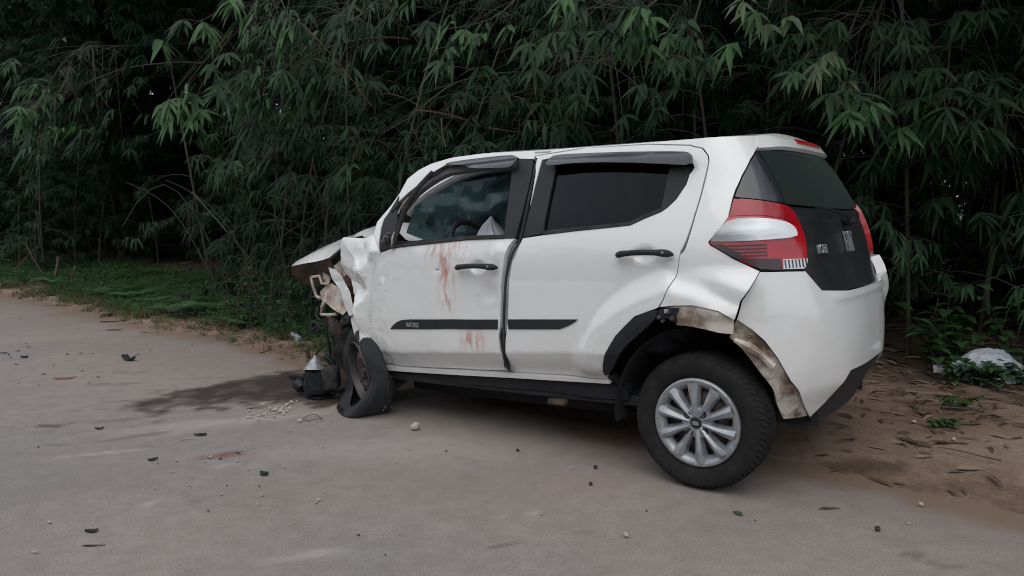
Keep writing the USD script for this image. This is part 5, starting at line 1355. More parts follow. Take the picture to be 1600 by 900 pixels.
def build_bamboo():
    protos = []
    r = random.Random(11)
    mats = [['leaf_dark', 'leaf_mid'], ['leaf_mid', 'leaf_dark'], ['leaf_dark', 'leaf_dark'], ['leaf_mid', 'leaf_mid']]

    def plant(kind, H, lean, nb, first_loc, first_rot, label, group, low=0.25, dens=1.0):
        t = thing('bamboo_plant', label, 'bamboo', first_loc, group=group, rotz=first_rot)
        u = np.linspace(0, 1, 22)
        # arches towards +x
        C = np.stack([lean * u ** 2.2, 0.12 * np.sin(u * 3 + kind), H * (u - 0.16 * u ** 3)], -1)
        rad = 0.013 * (1 - u) ** 0.8 + 0.003
        ringed = rad * (1 + 0.10 * (np.arange(22) % 2))
        obj('culm', tube(C, ringed, 8), 'culm', t)
        for b in range(nb):
            q = low + (1 - low) * (b + r.random() * .9) / nb
            q = min(q, .98)
            p0 = np.array([np.interp(q, u, C[:, k]) for k in range(3)])
            az = r.uniform(0, 2 * PI)
            o = np.array([math.cos(az) + 0.25, math.sin(az), 0])
            o /= np.linalg.norm(o)
            L = r.uniform(.5, 1.15) * (1.15 - 0.6 * q)
            pts = [p0 + o * L * w_ + np.array([0, 0, L * (0.55 * w_ - 0.75 * w_ * w_)]) for w_ in np.linspace(0, 1, 7)]
            tb = [tube(pts, np.linspace(.006, .002, 7), 4)]
            V = []
            m_ = mats[kind % 4][b % 2]
            sp = []
            for k in range(max(3, int(8 * dens))):
                w_ = r.uniform(.3, 1)
                pp = pts[0] + (pts[-1] - pts[0]) * 0
                pp = np.array([np.interp(w_ * 6, range(7), np.array(pts)[:, i]) for i in range(3)])
                a2 = az + r.uniform(-1.3, 1.3)
                o2 = np.array([math.cos(a2), math.sin(a2), r.uniform(-.4, .15)])
                tip = pp + o2 * r.uniform(.10, .28)
                tb.append(tube([pp, (pp + tip) / 2 + [0, 0, .015], tip], .0018, 3, caps=False))
                sp.append(spray(tip, o2, r, r.choice([6, 7, 8, 9, 10]), r.uniform(.11, .19), r.uniform(.8, 1.2), hang=r.uniform(.8, 1.2)))
            br = obj('branch', join(tb), 'culm', t)
            for v, f in sp:
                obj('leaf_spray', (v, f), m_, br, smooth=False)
        return t

    # the clumps: rows from the edge of the verge inward
    labels = {'left': 'dark bamboo stem of the shaded thicket left of the bonnet', 'mid': 'bamboo stem of the dense dark thicket behind the car', 'right': 'dark bamboo stem of the thicket to the right of the tailgate'}
    r2 = random.Random(23)
    spots = []
    for row, n0 in enumerate((2.9, 3.7, 4.6, 5.6, 6.8, 8.2)):
        s = -6.5
        while s < 33:
            step = (0.62, 0.70, 0.80, 0.95, 1.1, 1.3)[row]
            s += step * r2.uniform(.7, 1.3)
            # the edge of the thicket: nearer to the road on the left, a dark bay left of the bonnet
            edge = np.interp(s, [-6, 0, 2.5, 4.5, 6.0, 8.0, 11, 14, 18, 33], [3.0, 3.0, 2.8, 2.2, 2.0, 2.1, 1.9, 1.6, 1.2, 1.0]) - 2.9
            n = n0 + edge + r2.uniform(-.3, .3)
            if 10.0 < s < 14.6 and row < 3:
                n += 2.2
            if s > 19 and row in (3, 5):
                continue
            spots.append((s, n, row))
    base_deg = math.degrees(math.atan2(-N[1], -N[0]))       # towards the road
    used = {}
    for i, (s, n, row) in enumerate(spots):
        zone = 'left' if s > 9.3 else ('mid' if s > 1.3 else 'right')
        k = r2.randrange(5)
        p = rn(s, n)
        p[2] = float(verge_h(p[0], p[1])) - 0.03
        rot = base_deg + (r2.uniform(-50, 50) if s < 3.5 or row > 1 else 180 + r2.uniform(-75, 75))
        lab, grp = labels[zone], {'left': 'bamboo on the left', 'mid': 'bamboo behind the car', 'right': 'bamboo on the right'}[zone]
        if 10.5 < s < 14.4 and n < 7.0:
            continue
        if k not in used:
            used[k] = plant(k, (6.5, 7.5, 5.5, 8.0, 6.0)[k], (2.2, 3.0, 1.6, 3.4, 1.9)[k], (38, 40, 34, 42, 38)[k], p, rot, lab, grp, (0.02, 0.05, 0.02, 0.06, 0.02)[k])
        else:
            dup(used[k], p, rot, lab, grp, r2.uniform(.85, 1.15), r2.uniform(-11, 11))

    # overhanging branches with paler leaves, nearest to the road
    heroes = [
        # px, py, Y, spread in m, how many sprays, leaf length, material, label
        (365, 95, 6.4, (0.75, 0.55), 38, .23, 'leaf_bright', 'pale green bamboo branch hanging out at the upper left over the bonnet'),
        (395, 185, 6.3, (0.55, 0.45), 22, .22, 'leaf_mid', 'drooping bamboo branch above and left of the bonnet, below the palest one'),
        (560, 60, 5.9, (0.9, 0.40), 24, .20, 'leaf_mid', 'bamboo branch at the top of the frame over the front of the car'),
        (690, 65, 5.0, (0.30, 0.22), 9, .20, 'leaf_bright', 'bright green bamboo fan above the windscreen'),
        (560, 250, 6.2, (0.75, 0.35), 24, .20, 'leaf_mid', 'bamboo branch hanging low just left of the A-pillar'),
        (880, 30, 4.4, (0.50, 0.16), 12, .20, 'leaf_mid', 'bamboo branch at the top edge above the rear door'),
        (940, 12, 4.0, (0.18, 0.06), 4, .20, 'leaf_bright', 'pale bamboo fan cut by the top edge above the roof'),
        (1050, 55, 4.5, (0.22, 0.12), 6, .20, 'leaf_bright', 'bright bamboo fan above the rear of the roof'),
        (1185, 12, 4.6, (0.18, 0.06), 4, .19, 'leaf_pale', 'yellowish bamboo fan at the top edge above the tailgate'),
        (930, 130, 5.6, (0.8, 0.35), 22, .20, 'leaf_dark', 'dim bamboo branch hanging behind the middle of the roof'),
        (760, 180, 5.6, (0.5, 0.25), 14, .18, 'leaf_dark', 'dim bamboo branch behind the front of the roof'),
        (1260, 105, 5.0, (0.22, 0.14), 7, .19, 'leaf_pale', 'yellow tinged bamboo fan right above the spoiler'),
        (1330, 85, 5.2, (0.65, 0.30), 18, .20, 'leaf_mid', 'leafy bamboo branch up and right of the spoiler'),
        (1365, 170, 4.9, (0.28, 0.18), 8, .22, 'leaf_bright', 'large light green bamboo fan right of the spoiler'),
        (1470, 175, 4.9, (0.38, 0.16), 10, .21, 'leaf_mid', 'broad bamboo fan pointing right, in the upper right'),
        (1480, 95, 5.3, (0.6, 0.30), 16, .20, 'leaf_mid', 'bamboo branch in the upper right corner'),
        (1400, 280, 5.4, (0.45, 0.25), 12, .20, 'leaf_mid', 'bamboo branch right of the rear window'),
        (1570, 250, 5.2, (0.35, 0.5), 14, .20, 'leaf_mid', 'bamboo branch along the right edge'),
        (90, 150, 9.5, (1.1, 0.7), 30, .24, 'leaf_mid', 'bamboo branch high on the far left'),
        (60, 190, 9.0, (0.7, 0.45), 18, .24, 'leaf_bright', 'greyish green bamboo branch at the left edge'),
    ]
    for j, (px, py, Y, (ra, rb), n, L, mt, label) in enumerate(heroes):
        L, n = L * 1.18, int(n * 1.35)
        rr = random.Random(100 + j)
        c = at(px, py, Y)
        back = N * 1.6 + np.array([rr.uniform(-.5, .5), 0, 0])
        root = c + back + np.array([0, 0, 0.9])
        t = thing('bamboo_branch', label, 'bamboo branch', (0, 0, 0), group=None)
        stem = spline([root, c + back * .55 + [0, 0, .75], c + back * .2 + [0, 0, rb * .9], c + N * -.05 + [0, 0, rb * .3]], 16)
        obj('stem', tube(stem, np.linspace(.011, .004, 16), 6), 'culm', t)
        tw = []
        for k in range(n):
            a, q = rr.uniform(-1, 1), rr.uniform(-1, 1)
            if a * a + q * q > 1.1:
                a, q = a * .7, q * .7
            p = c + np.array([U[0] * .6 + .4 * (1 if U[0] > 0 else -1), U[1] * .6, 0]) * a * ra + np.array([0, 0, 1]) * q * rb + N * rr.uniform(-.25, .45)
            o = -N * rr.uniform(.6, 1.2) + np.array([1, 0, 0]) * (a * .8 + rr.uniform(-.5, .5)) + np.array([0, 0, rr.uniform(-.5, .2)])
            i = rr.randrange(7, 16)
            tw.append(tube(spline([stem[i], (stem[i] + p) / 2 + [0, 0, .06], p], 7), np.linspace(.003, .0014, 7), 3, caps=False))
            v, f = spray(p, o, rr, rr.choice([5, 6, 7, 8, 9, 10]), L * rr.uniform(.65, 1.1), rr.uniform(.85, 1.25), w=L * rr.uniform(.12, .16), hang=rr.uniform(.7, 1.15))
            m_ = mt if rr.random() < .72 else {'leaf_bright': 'leaf_mid', 'leaf_mid': 'leaf_dark', 'leaf_dark': 'leaf_mid', 'leaf_pale': 'leaf_bright'}[mt]
            obj('leaf_spray', (v, f), m_, t, smooth=False)
        obj('twigs', join(tw), 'culm', t, kind='stuff')

    # the depth of the thicket, foliage nobody could count, and unseen foliage added for shade
    rp = random.Random(5)
    targets = []
    for k in range(6):
        Vs, Fs, c = [], [], 0
        for _ in range(14):
            p = np.array([rp.gauss(0, .30), rp.gauss(0, .30), rp.gauss(0, .28)])
            a = rp.uniform(0, 2 * PI)
            v, f = spray(p, [math.cos(a), math.sin(a), -.2], rp, 8, .22, w=.042)
            Vs.append(v)
            Fs.append(f + c)
            c += len(v)
        targets.append((np.vstack(Vs), np.vstack(Fs)))
    pi = UsdGeom.PointInstancer.Define(stage, '/World/dense_foliage')
    for k, (v, f) in enumerate(targets):
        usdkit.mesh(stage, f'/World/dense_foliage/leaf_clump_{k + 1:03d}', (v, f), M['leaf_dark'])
    pos, idx, ori = [], [], []
    rq = np.random.default_rng(3)
    for n0, n1, zmin, zmax, count, s1 in ((4.3, 6.2, .1, 8.0, 2600, 26), (6.2, 10.5, .1, 9.0, 8600, 36), (3.2, 4.8, 4.6, 8.6, 1800, 26), (-13.5, -9.6, .1, 4.6, 3200, 24), (1.4, 7.0, 3.4, 7.5, 900, -1)):  # last two bands, across the road and above the hollow, added to block skylight
        for _ in range(count):
            s, n, z = (rq.uniform(-9, s1) if s1 > 0 else rq.uniform(9.6, 15.0)), rq.uniform(n0, n1), rq.uniform(zmin, zmax)
            lean = -0.20 * z * max(0, (7.5 - n) / 3.5) if n > 0 else 0
            p = rn(s, n + lean * .5)
            z0 = float(verge_h(p[0], p[1]))
            # a few thin places on the left where the sky shows
            d = (p - np.array([0, 0, 0]))
            if 15.0 < s < 36 and 2.6 < z < 6 and rq.random() < .62 and n > 5:
                continue
            if 10.6 < s < 14.2 and 0 < n < 7.5 and z < 4.4:
                continue
            pos.append((p[0], p[1], z0 + z))
            idx.append(int(rq.integers(0, 6)))
            a = rq.uniform(0, 2 * PI)
            ori.append(Gf.Quath(math.cos(a / 2), 0, 0, math.sin(a / 2)))
    pi.CreatePrototypesRel().SetTargets([Sdf.Path(f'/World/dense_foliage/leaf_clump_{k + 1:03d}') for k in range(6)])
    pi.CreatePositionsAttr(Vt.Vec3fArray([Gf.Vec3f(*map(float, p)) for p in pos]))
    pi.CreateProtoIndicesAttr(Vt.IntArray(idx))
    pi.CreateOrientationsAttr(Vt.QuathArray(ori))
    tag(pi.GetPrim(), 'dark mass of bamboo foliage filling the thicket, plus unseen foliage added across the road', 'foliage', kind='stuff')


build_bamboo()


# ================================================================== undergrowth, litter and what lies about
def instancer(name, meshes, pos, idx, yaw, scale, label, cat, kind='stuff', tilt=None):
    pi = UsdGeom.PointInstancer.Define(stage, '/World/' + name)
    paths = []
    for k, (me, mt, nm) in enumerate(meshes):
        p = f'/World/{name}/{nm}_{k + 1:03d}'
        usdkit.mesh(stage, p, me, M[mt], smooth=False)
        paths.append(Sdf.Path(p))
    pi.CreatePrototypesRel().SetTargets(paths)
    pi.CreatePositionsAttr(Vt.Vec3fArray([Gf.Vec3f(*map(float, p)) for p in pos]))
    pi.CreateProtoIndicesAttr(Vt.IntArray([int(i) for i in idx]))
    q = []
    for i, a in enumerate(yaw):
        r = Gf.Rotation(Gf.Vec3d(0, 0, 1), math.degrees(a))
        if tilt is not None:
            r = Gf.Rotation(Gf.Vec3d(1, 0, 0), float(tilt[i])) * r
        d = r.GetQuat()
        q.append(Gf.Quath(d.GetReal(), *d.GetImaginary()))
    pi.CreateOrientationsAttr(Vt.QuathArray(q))
    pi.CreateScalesAttr(Vt.Vec3fArray([Gf.Vec3f(float(x), float(x), float(x)) for x in scale]))
    return tag(pi.GetPrim(), label, cat, None, kind)


def on_verge(px, py, lift=0.0):
    p = gp(px, py)
    for _ in range(4):
        p = gp(px, py, float(verge_h(p[0], p[1])))
    return p + np.array([0, 0, lift])


def build_undergrowth():
    r = random.Random(77)
    q = np.random.default_rng(77)
    # ---- grass along the left verge
    tufts = []
    for k in range(5):
        V, F, c = [], [], 0
        for i in range(16):
            a, l = r.uniform(0, 2 * PI), r.uniform(.05, .15) * (1.4 if k == 4 else 1)
            d = np.array([math.cos(a) * r.uniform(.2, .8), math.sin(a) * r.uniform(.2, .8), 1])
            v, f = leaf(np.array([r.gauss(0, .035), r.gauss(0, .035), -0.005]), d, r.uniform(.2, .6), l, r.uniform(.004, .008), np.array([-d[0], -d[1], .4]), r, 3)
            V.append(v); F.append(f + c); c += len(v)
        tufts.append(((np.vstack(V), np.vstack(F)), 'dry_grass' if k == 3 else 'grass_green', 'tuft'))
    # small broad leaves creeping between
    for k in range(3):
        V, F, c = [], [], 0
        for i in range(18):
            a = r.uniform(0, 2 * PI)
            d = np.array([math.cos(a), math.sin(a), r.uniform(0, .7)])
            v, f = leaf(np.array([r.gauss(0, .06), r.gauss(0, .06), r.uniform(.005, .09)]), d, .35, r.uniform(.03, .06), r.uniform(.018, .03), np.array([0, 0, 1.0]), r, 3)
            V.append(v); F.append(f + c); c += len(v)
        tufts.append(((np.vstack(V), np.vstack(F)), 'weed_green', 'leafy_tuft'))
    P, I, Y, S = [], [], [], []
    for _ in range(44000):
        s, n = q.uniform(3.6, 30), q.uniform(0.12, 3.0)
        p = rn(s, n)
        f = meshkit.fbm(np.array([[p[0] * 1.1, p[1] * 1.1, 3.0]]), 4, 14)[0]
        f2 = meshkit.fbm(np.array([[p[0] * 3.5, p[1] * 3.5, 9.0]]), 3, 15)[0]
        near = np.interp(s, [3.6, 5, 7, 9, 14, 30], [0.30, 0.18, 0.26, 0.20, 0.12, 0.08]) + 0.9 * (f2 - .5)
        dens = sm(n, near, near + 0.45) * sm(-n, -3.4, -2.0) * (0.22 + 1.2 * sm(f, .38, .58)) + 0.06
        if q.random() > dens:
            continue
        p[2] = float(verge_h(p[0], p[1]))
        dry = 3 if (n < near + .4 and q.random() < .55) or q.random() < .12 else None
        P.append(p)
        I.append(dry if dry is not None else int(q.choice([0, 1, 2, 4, 5, 6, 7])))
        Y.append(q.uniform(0, 6.28)); S.append(q.uniform(.6, 1.25) * (1 + .5 * sm(n, 1.0, 2.2)))
    instancer('verge_grass', tufts, P, I, Y, S, 'short green grass and creeping weeds along the left verge', 'grass')
    # ---- litter of dry leaves and twigs at the foot of the thicket
    meshes = []
    for k in range(6):
        a = leaf(np.zeros(3), np.array([1, 0.0, .08]), .10 + .1 * (k % 2), .10 + .015 * k, .018 + .004 * (k % 3), np.array([0, .3 * (k % 3 - 1), 1.0]), r, 4)
        meshes.append((a, ('dry_leaf', 'dry_leaf_pale', 'dry_leaf')[k % 3], 'dry_leaf'))
    tw = tube(spline([[0, 0, .004], [.08, .01, .008], [.16, -.01, .005], [.25, .005, .006]], 8), np.linspace(.004, .002, 8), 4)
    meshes.append(((np.asarray(tw.vertices), np.asarray(tw.faces)), 'dead_stick', 'twig'))
    P, I, Y, S, Tl = [], [], [], [], []
    for _ in range(24000):
        s, n = q.uniform(-7, 18), q.uniform(0.2, 7.5)
        dens = 1.0 * sm(n, 1.2, 2.3) + 0.09 * sm(n, .2, .6) if s < 4 else 0.35 * sm(n, 1.2, 2.6) + .16 * sm(n, .0, .4)
        if n > 4:
            dens *= .5
        if q.random() > dens:
            continue
        p = rn(s, n)
        p[2] = float(verge_h(p[0], p[1])) + .004 + q.uniform(0, .02)
        P.append(p); I.append(int(q.integers(0, 7))); Y.append(q.uniform(0, 6.28)); S.append(q.uniform(.5, 1.25)); Tl.append(q.uniform(-25, 25))
    instancer('leaf_litter', meshes, P, I, Y, S, 'brown litter of dry bamboo leaves and twigs under the thicket', 'leaf litter', tilt=Tl)

    # ---- single dry leaves one can tell apart on the right verge
    protos = []
    spots = []
    for _ in range(330):
        px, py = q.uniform(1215, 1600), q.uniform(596, 775)
        w = (1.0 if py < 668 else 0.35 if py < 700 else .16)
        if px < 1390 and py < 640:
            continue
        if q.random() > w:
            continue
        spots.append((px, py))
    for i, (px, py) in enumerate(spots):
        p = on_verge(px, py, .006)
        k = i % 5
        kind = ('curled brown', 'flat brown', 'pale tan', 'narrow brown', 'dark brown')[k]
        lab = f'{kind} dry bamboo leaf on the earth verge right of the tailgate'
        rot, sc = q.uniform(0, 360), q.uniform(.4, .85)
        if len(protos) <= k:
            t = thing('dry_leaf', lab, 'dry leaf', p, group=f'{kind} dry leaves on the right verge', rotz=rot)
            v, f = leaf(np.array([-.07, 0, .0]), np.array([1, 0, .10 + .12 * (k == 0)]), (.16, .10, .12, .08, .14)[k], (.13, .15, .12, .17, .11)[k], (.028, .030, .034, .018, .026)[k], np.array([0, (.5, .1, -.3, .2, -.1)[k], 1.0]), r, 4)
            obj('blade', (v, f), ('dry_leaf', 'dry_leaf', 'dry_leaf_pale', 'dry_leaf', 'dead_stick')[k], t, smooth=False)
            protos.append(t)
        else:
            dup(protos[k], p, rot, lab, f'{kind} dry leaves on the right verge', sc, q.uniform(-14, 14))

    # ---- fallen and leaning sticks
    for a, b, y0, y1, rad, mt, lab in (
            ((1455, 495), (1490, 520), 5.7, 5.4, .011, 'dead_stick', 'grey dead branch leaning in the undergrowth left of the broad-leaved weed'),
            ((1438, 452), (1505, 462), 6.0, 5.8, .008, 'dead_stick', 'thin arched dead branch right of the bumper corner'),
            ((1446, 578), (1476, 548), 5.2, 5.4, .010, 'dead_stick', 'short greyish stick propped left of the plastic bag'),
            ((1466, 540), (1467, 465), 5.5, 5.7, .006, 'dead_stick', 'thin upright dead stem right of the bumper corner'),
            ((1420, 505), (1500, 535), 5.9, 5.6, .010, 'dead_stick', 'long dead branch lying across the dark undergrowth'),
            ((1520, 520), (1600, 560), 5.8, 5.6, .010, 'dead_stick', 'dead branch behind the plastic bag reaching the right edge'),
            ((1500, 545), (1598, 540), 6.0, 5.8, .008, 'dead_stick', 'thin dead branch behind the broad-leaved weed'),
            ((478, 43), (580, 165), 5.7, 6.0, .006, 'reddish_stick', 'reddish broken bamboo cane slanting through the leaves above the bonnet'),
            ((650, 172), (735, 190), 5.6, 5.8, .007, 'reddish_stick', 'reddish dead branch over the windscreen'),
            ((690, 185), (697, 230), 5.6, 5.5, .006, 'dead_stick', 'dry hanging twig over the windscreen'),
            ((765, 200), (830, 210), 5.8, 6.0, .006, 'reddish_stick', 'reddish twig just over the front of the roof'),
            ((340, 258), (470, 228), 6.6, 6.9, .007, 'dead_stick', 'pale thin stem across the dark gap above the bonnet'),
            ((1105, 110), (1110, 60), 6.2, 6.4, .009, 'reddish_stick', 'reddish cane standing dim behind the rear of the roof'),
            ((300, 300), (420, 440), 8.4, 8.0, .008, 'culm', 'thin cane slanting down through the dark gap left of the bonnet'),
            ((100, 470), (118, 415), 11.5, 11.6, .022, 'dead_stick', 'pale stump leaning at the left edge of the thicket'),
            ((86, 430), (90, 400), 12.2, 12.3, .025, 'dead_stick', 'short trunk standing at the far left of the thicket'),
            ((20, 425), (60, 385), 12.6, 12.9, .012, 'dead_stick', 'dead branch low at the far left'),
            ((40, 380), (70, 432), 12.6, 12.4, .012, 'dead_stick', 'crossed dead branch low at the far left'),
    ):
        A, B = at(*a, y0), at(*b, y1)
        mid = (A + B) / 2 + np.array([r.uniform(-.03, .03), 0, r.uniform(-.02, .05)])
        t = thing('dead_branch', lab, 'branch', (0, 0, 0))
        ext = (A - B) * .35 if A[2] > B[2] else (B - A) * .35
        obj('stem', tube(spline([A, mid, B], 10), np.linspace(rad, rad * .6, 10), 6), mt, t)
        e = mid + (B - A) * .12
        obj('twig', tube([e, e + np.array([r.uniform(-.1, .1), 0, r.uniform(.06, .16)])], [rad * .45, rad * .25], 5), mt, t)

    # ---- dark tangle of thin arching canes left of the bonnet
    rr = random.Random(9)
    for i in range(14):
        px, py = rr.uniform(350, 540), rr.uniform(395, 440)
        Y = rr.uniform(7.2, 8.6)
        A = on_verge(px, 480)
        A = at(px, py, Y); A[2] = float(verge_h(A[0], A[1]))
        d = np.array([rr.uniform(-.9, .9), rr.uniform(-.4, .2), 0])
        P = [A, A + d * .35 + [0, 0, rr.uniform(.5, .9)], A + d * .9 + [0, 0, rr.uniform(.9, 1.4)], A + d * 1.5 + [0, 0, rr.uniform(.9, 1.5)]]
        t = thing('thin_cane', 'thin arching cane in the dark tangle left of the bonnet', 'cane', (0, 0, 0), group='thin canes left of the bonnet')
        obj('stem', tube(spline(P, 12), np.linspace(.008, .003, 12), 5), 'culm', t)

    # ---- ferns and weeds
    def fern(loc, R, n, label, seed, mt='weed_green'):
        rf = random.Random(seed)
        t = thing('fern', label, 'fern', loc)
        for k in range(n):
            a = rf.uniform(0, 2 * PI)
            o = np.array([math.cos(a), math.sin(a), 0])
            side = np.array([-o[1], o[0], 0])
            L = R * rf.uniform(.7, 1.1)
            u = np.linspace(0, 1, 14)
            C = o * (L * u * .8)[:, None] + np.array([0, 0, 1.0]) * (L * (0.95 * u - .75 * u * u))[:, None]
            V, F, c = [], [], 0
            for i in range(2, 14):
                l = L * .26 * math.sin(PI * min(1, u[i] * .85 + .12)) + .01
                for s_ in (-1, 1):
                    v, f = leaf(C[i], side * s_ + o * .35 - np.array([0, 0, .15]), .15, l, l * .24, np.array([0, 0, 1.0]) + o * .2, rf, 3)
                    V.append(v); F.append(f + c); c += len(v)
            st = tube(C, np.linspace(.003, .001, 14), 4, caps=False)
            V.append(np.asarray(st.vertices)); F.append(np.asarray(st.faces) + c)
            obj('frond', (np.vstack(V), np.vstack(F)), mt, t, smooth=False)

    for px, py, R, n, lab in ((292, 492, .55, 12, 'fern at the edge of the grass in front of the dark gap'), (330, 487, .50, 10, 'fern half in the dark right of the largest fern'),
                              (205, 468, .55, 11, 'fern at the foot of the bamboo on the left verge'), (170, 462, .45, 9, 'small fern left of the other ferns'), (238, 475, .45, 9, 'low fern between the two larger ferns'),
                              (90, 447, .5, 9, 'fern farthest to the left'), (390, 510, .35, 8, 'small fern in the grass left of the bonnet')):
        fern(on_verge(px, py, -.01), R, n, lab, int(px))

    def weed(loc, H, n, L, W, label, seed, mt='weed_green', spread=.25):
        rf = random.Random(seed)
        t = thing('weed', label, 'weed', loc)
        for k in range(n):
            a = rf.uniform(0, 2 * PI)
            b = np.array([rf.gauss(0, spread * .35), rf.gauss(0, spread * .35), 0])
            top = b + np.array([math.cos(a) * spread * rf.random(), math.sin(a) * spread * rf.random(), H * rf.uniform(.5, 1)])
            C = spline([b, (b + top) / 2 + [0, 0, .03], top], 8)
            sm_ = obj('stem', tube(C, np.linspace(.005, .002, 8), 5, caps=False), 'culm', t)
            V, F, c = [], [], 0
            for i in range(2, 8):
                for s_ in range(2):
                    az = rf.uniform(0, 2 * PI)
                    l = L * rf.uniform(.6, 1.1)
                    v, f = leaf(C[i], np.array([math.cos(az), math.sin(az), rf.uniform(-.1, .5)]), .4, l, W * l / L, np.array([0, 0, 1.0]), rf, 4)
                    V.append(v); F.append(f + c); c += len(v)
            obj('leaves', (np.vstack(V), np.vstack(F)), mt, sm_, smooth=False)

    for px, py, H, n, L, W, lab, sp in ((1512, 578, .62, 9, .14, .10, 'bushy broad-leaved green weed behind the plastic bag', .38), (1478, 572, .45, 6, .13, .075, 'green weed left of the plastic bag', .25),
                                        (1547, 607, .20, 5, .10, .085, 'broad-leaved seedling in front of the plastic bag', .14), (1578, 600, .24, 4, .09, .08, 'leafy seedling at the right end of the plastic bag', .14), (1500, 600, .18, 4, .08, .055, 'low weed at the left end of the plastic bag', .14),
                                        (1480, 640, .12, 6, .05, .032, 'small creeping plant on the bare earth below the bag', .13), (1474, 668, .06, 5, .045, .03, 'trailing tip of the creeping plant on the bare earth', .08),
                                        (1592, 590, .25, 4, .10, .08, 'weed cut by the right edge beside the bag', .15),
                                        (452, 520, .75, 9, .07, .045, 'leafy bush close to the bonnet in the grass', .4), (420, 512, .7, 8, .07, .045, 'leafy bush left of the bush by the bonnet', .4), (480, 530, .45, 7, .06, .04, 'low leafy bush under the broken lamp', .3), (375, 500, .5, 7, .065, .04, 'small leafy bush at the edge of the dark gap', .35),
                                        (30, 446, .5, 8, .08, .05, 'green bush at the left edge of the verge', .4), (130, 452, .45, 8, .08, .05, 'low green bush among the ferns on the left', .4)):
        weed(on_verge(px, py, -.01), H, n, L, W, lab, int(px * 3 + py), spread=sp)
    # one long arching blade by itself on the right
    t = thing('tall_grass', 'tall single grass blade arching over at the right, above the bag', 'grass blade', (0, 0, 0))
    Lp = [at(1545, 492, 5.6), at(1543, 455, 5.58), at(1547, 420, 5.55), at(1556, 388, 5.5), at(1570, 370, 5.45)]
    C = spline(Lp, 14)
    w = np.array([.010, .016, .022, .026, .028, .028, .027, .026, .024, .022, .019, .015, .009, .001])
    P = np.stack([C - np.outer(w, [.9, .3, 0]), C + np.outer(w * 0, [0, 0, 1]) + [0, .004, 0], C + np.outer(w, [.9, .3, 0])], 1)
    obj('blade', grid(P), 'leaf_pale', t)
    obj('blade', tube(spline([at(1547, 492, 5.62), at(1538, 470, 5.6), at(1530, 452, 5.58)], 6), np.linspace(.006, .002, 6), 4), 'leaf_mid', t)

    # ---- the white plastic bag
    b = trimesh.creation.icosphere(5, 1.0)
    v = np.asarray(b.vertices)
    f1 = meshkit.fbm(v * 1.5 + 4, 4, 51) - .5
    rid = 1 - np.abs(2 * meshkit.fbm(v * [3.5, 3.5, 1.6] + 9, 4, 52) - 1)
    v = v * (1 + .35 * f1 + .10 * (rid - .7))[:, None] * [.21, .15, .16]
    v[:, 2] = np.maximum(v[:, 2], -.04) + .04
    c = on_verge(1546, 592)
    bagm = trimesh.Trimesh(v, b.faces, process=False)
    t = thing('plastic_bag', 'crumpled white plastic bag lying in the weeds on the right verge', 'plastic bag', c)
    obj('bag', bagm, 'bag_white', t)
    uu, ww = np.meshgrid(np.linspace(0, 1, 18), np.linspace(-1, 1, 12), indexing='ij')
    P = np.stack([-.14 - .20 * uu, .02 + .04 * uu, .075 + .055 * ww * (1 - .45 * uu) - .02 * uu], -1)
    P[..., 1] += .05 * (meshkit.fbm(P * 14 + 2, 3, 8) - .5) * 2
    P[..., 2] = np.maximum(P[..., 2] + .03 * (meshkit.fbm(P * 9 + 5, 3, 9) - .5), .005)
    obj('bag_end', grid(P), 'bag_white', t)


build_undergrowth()


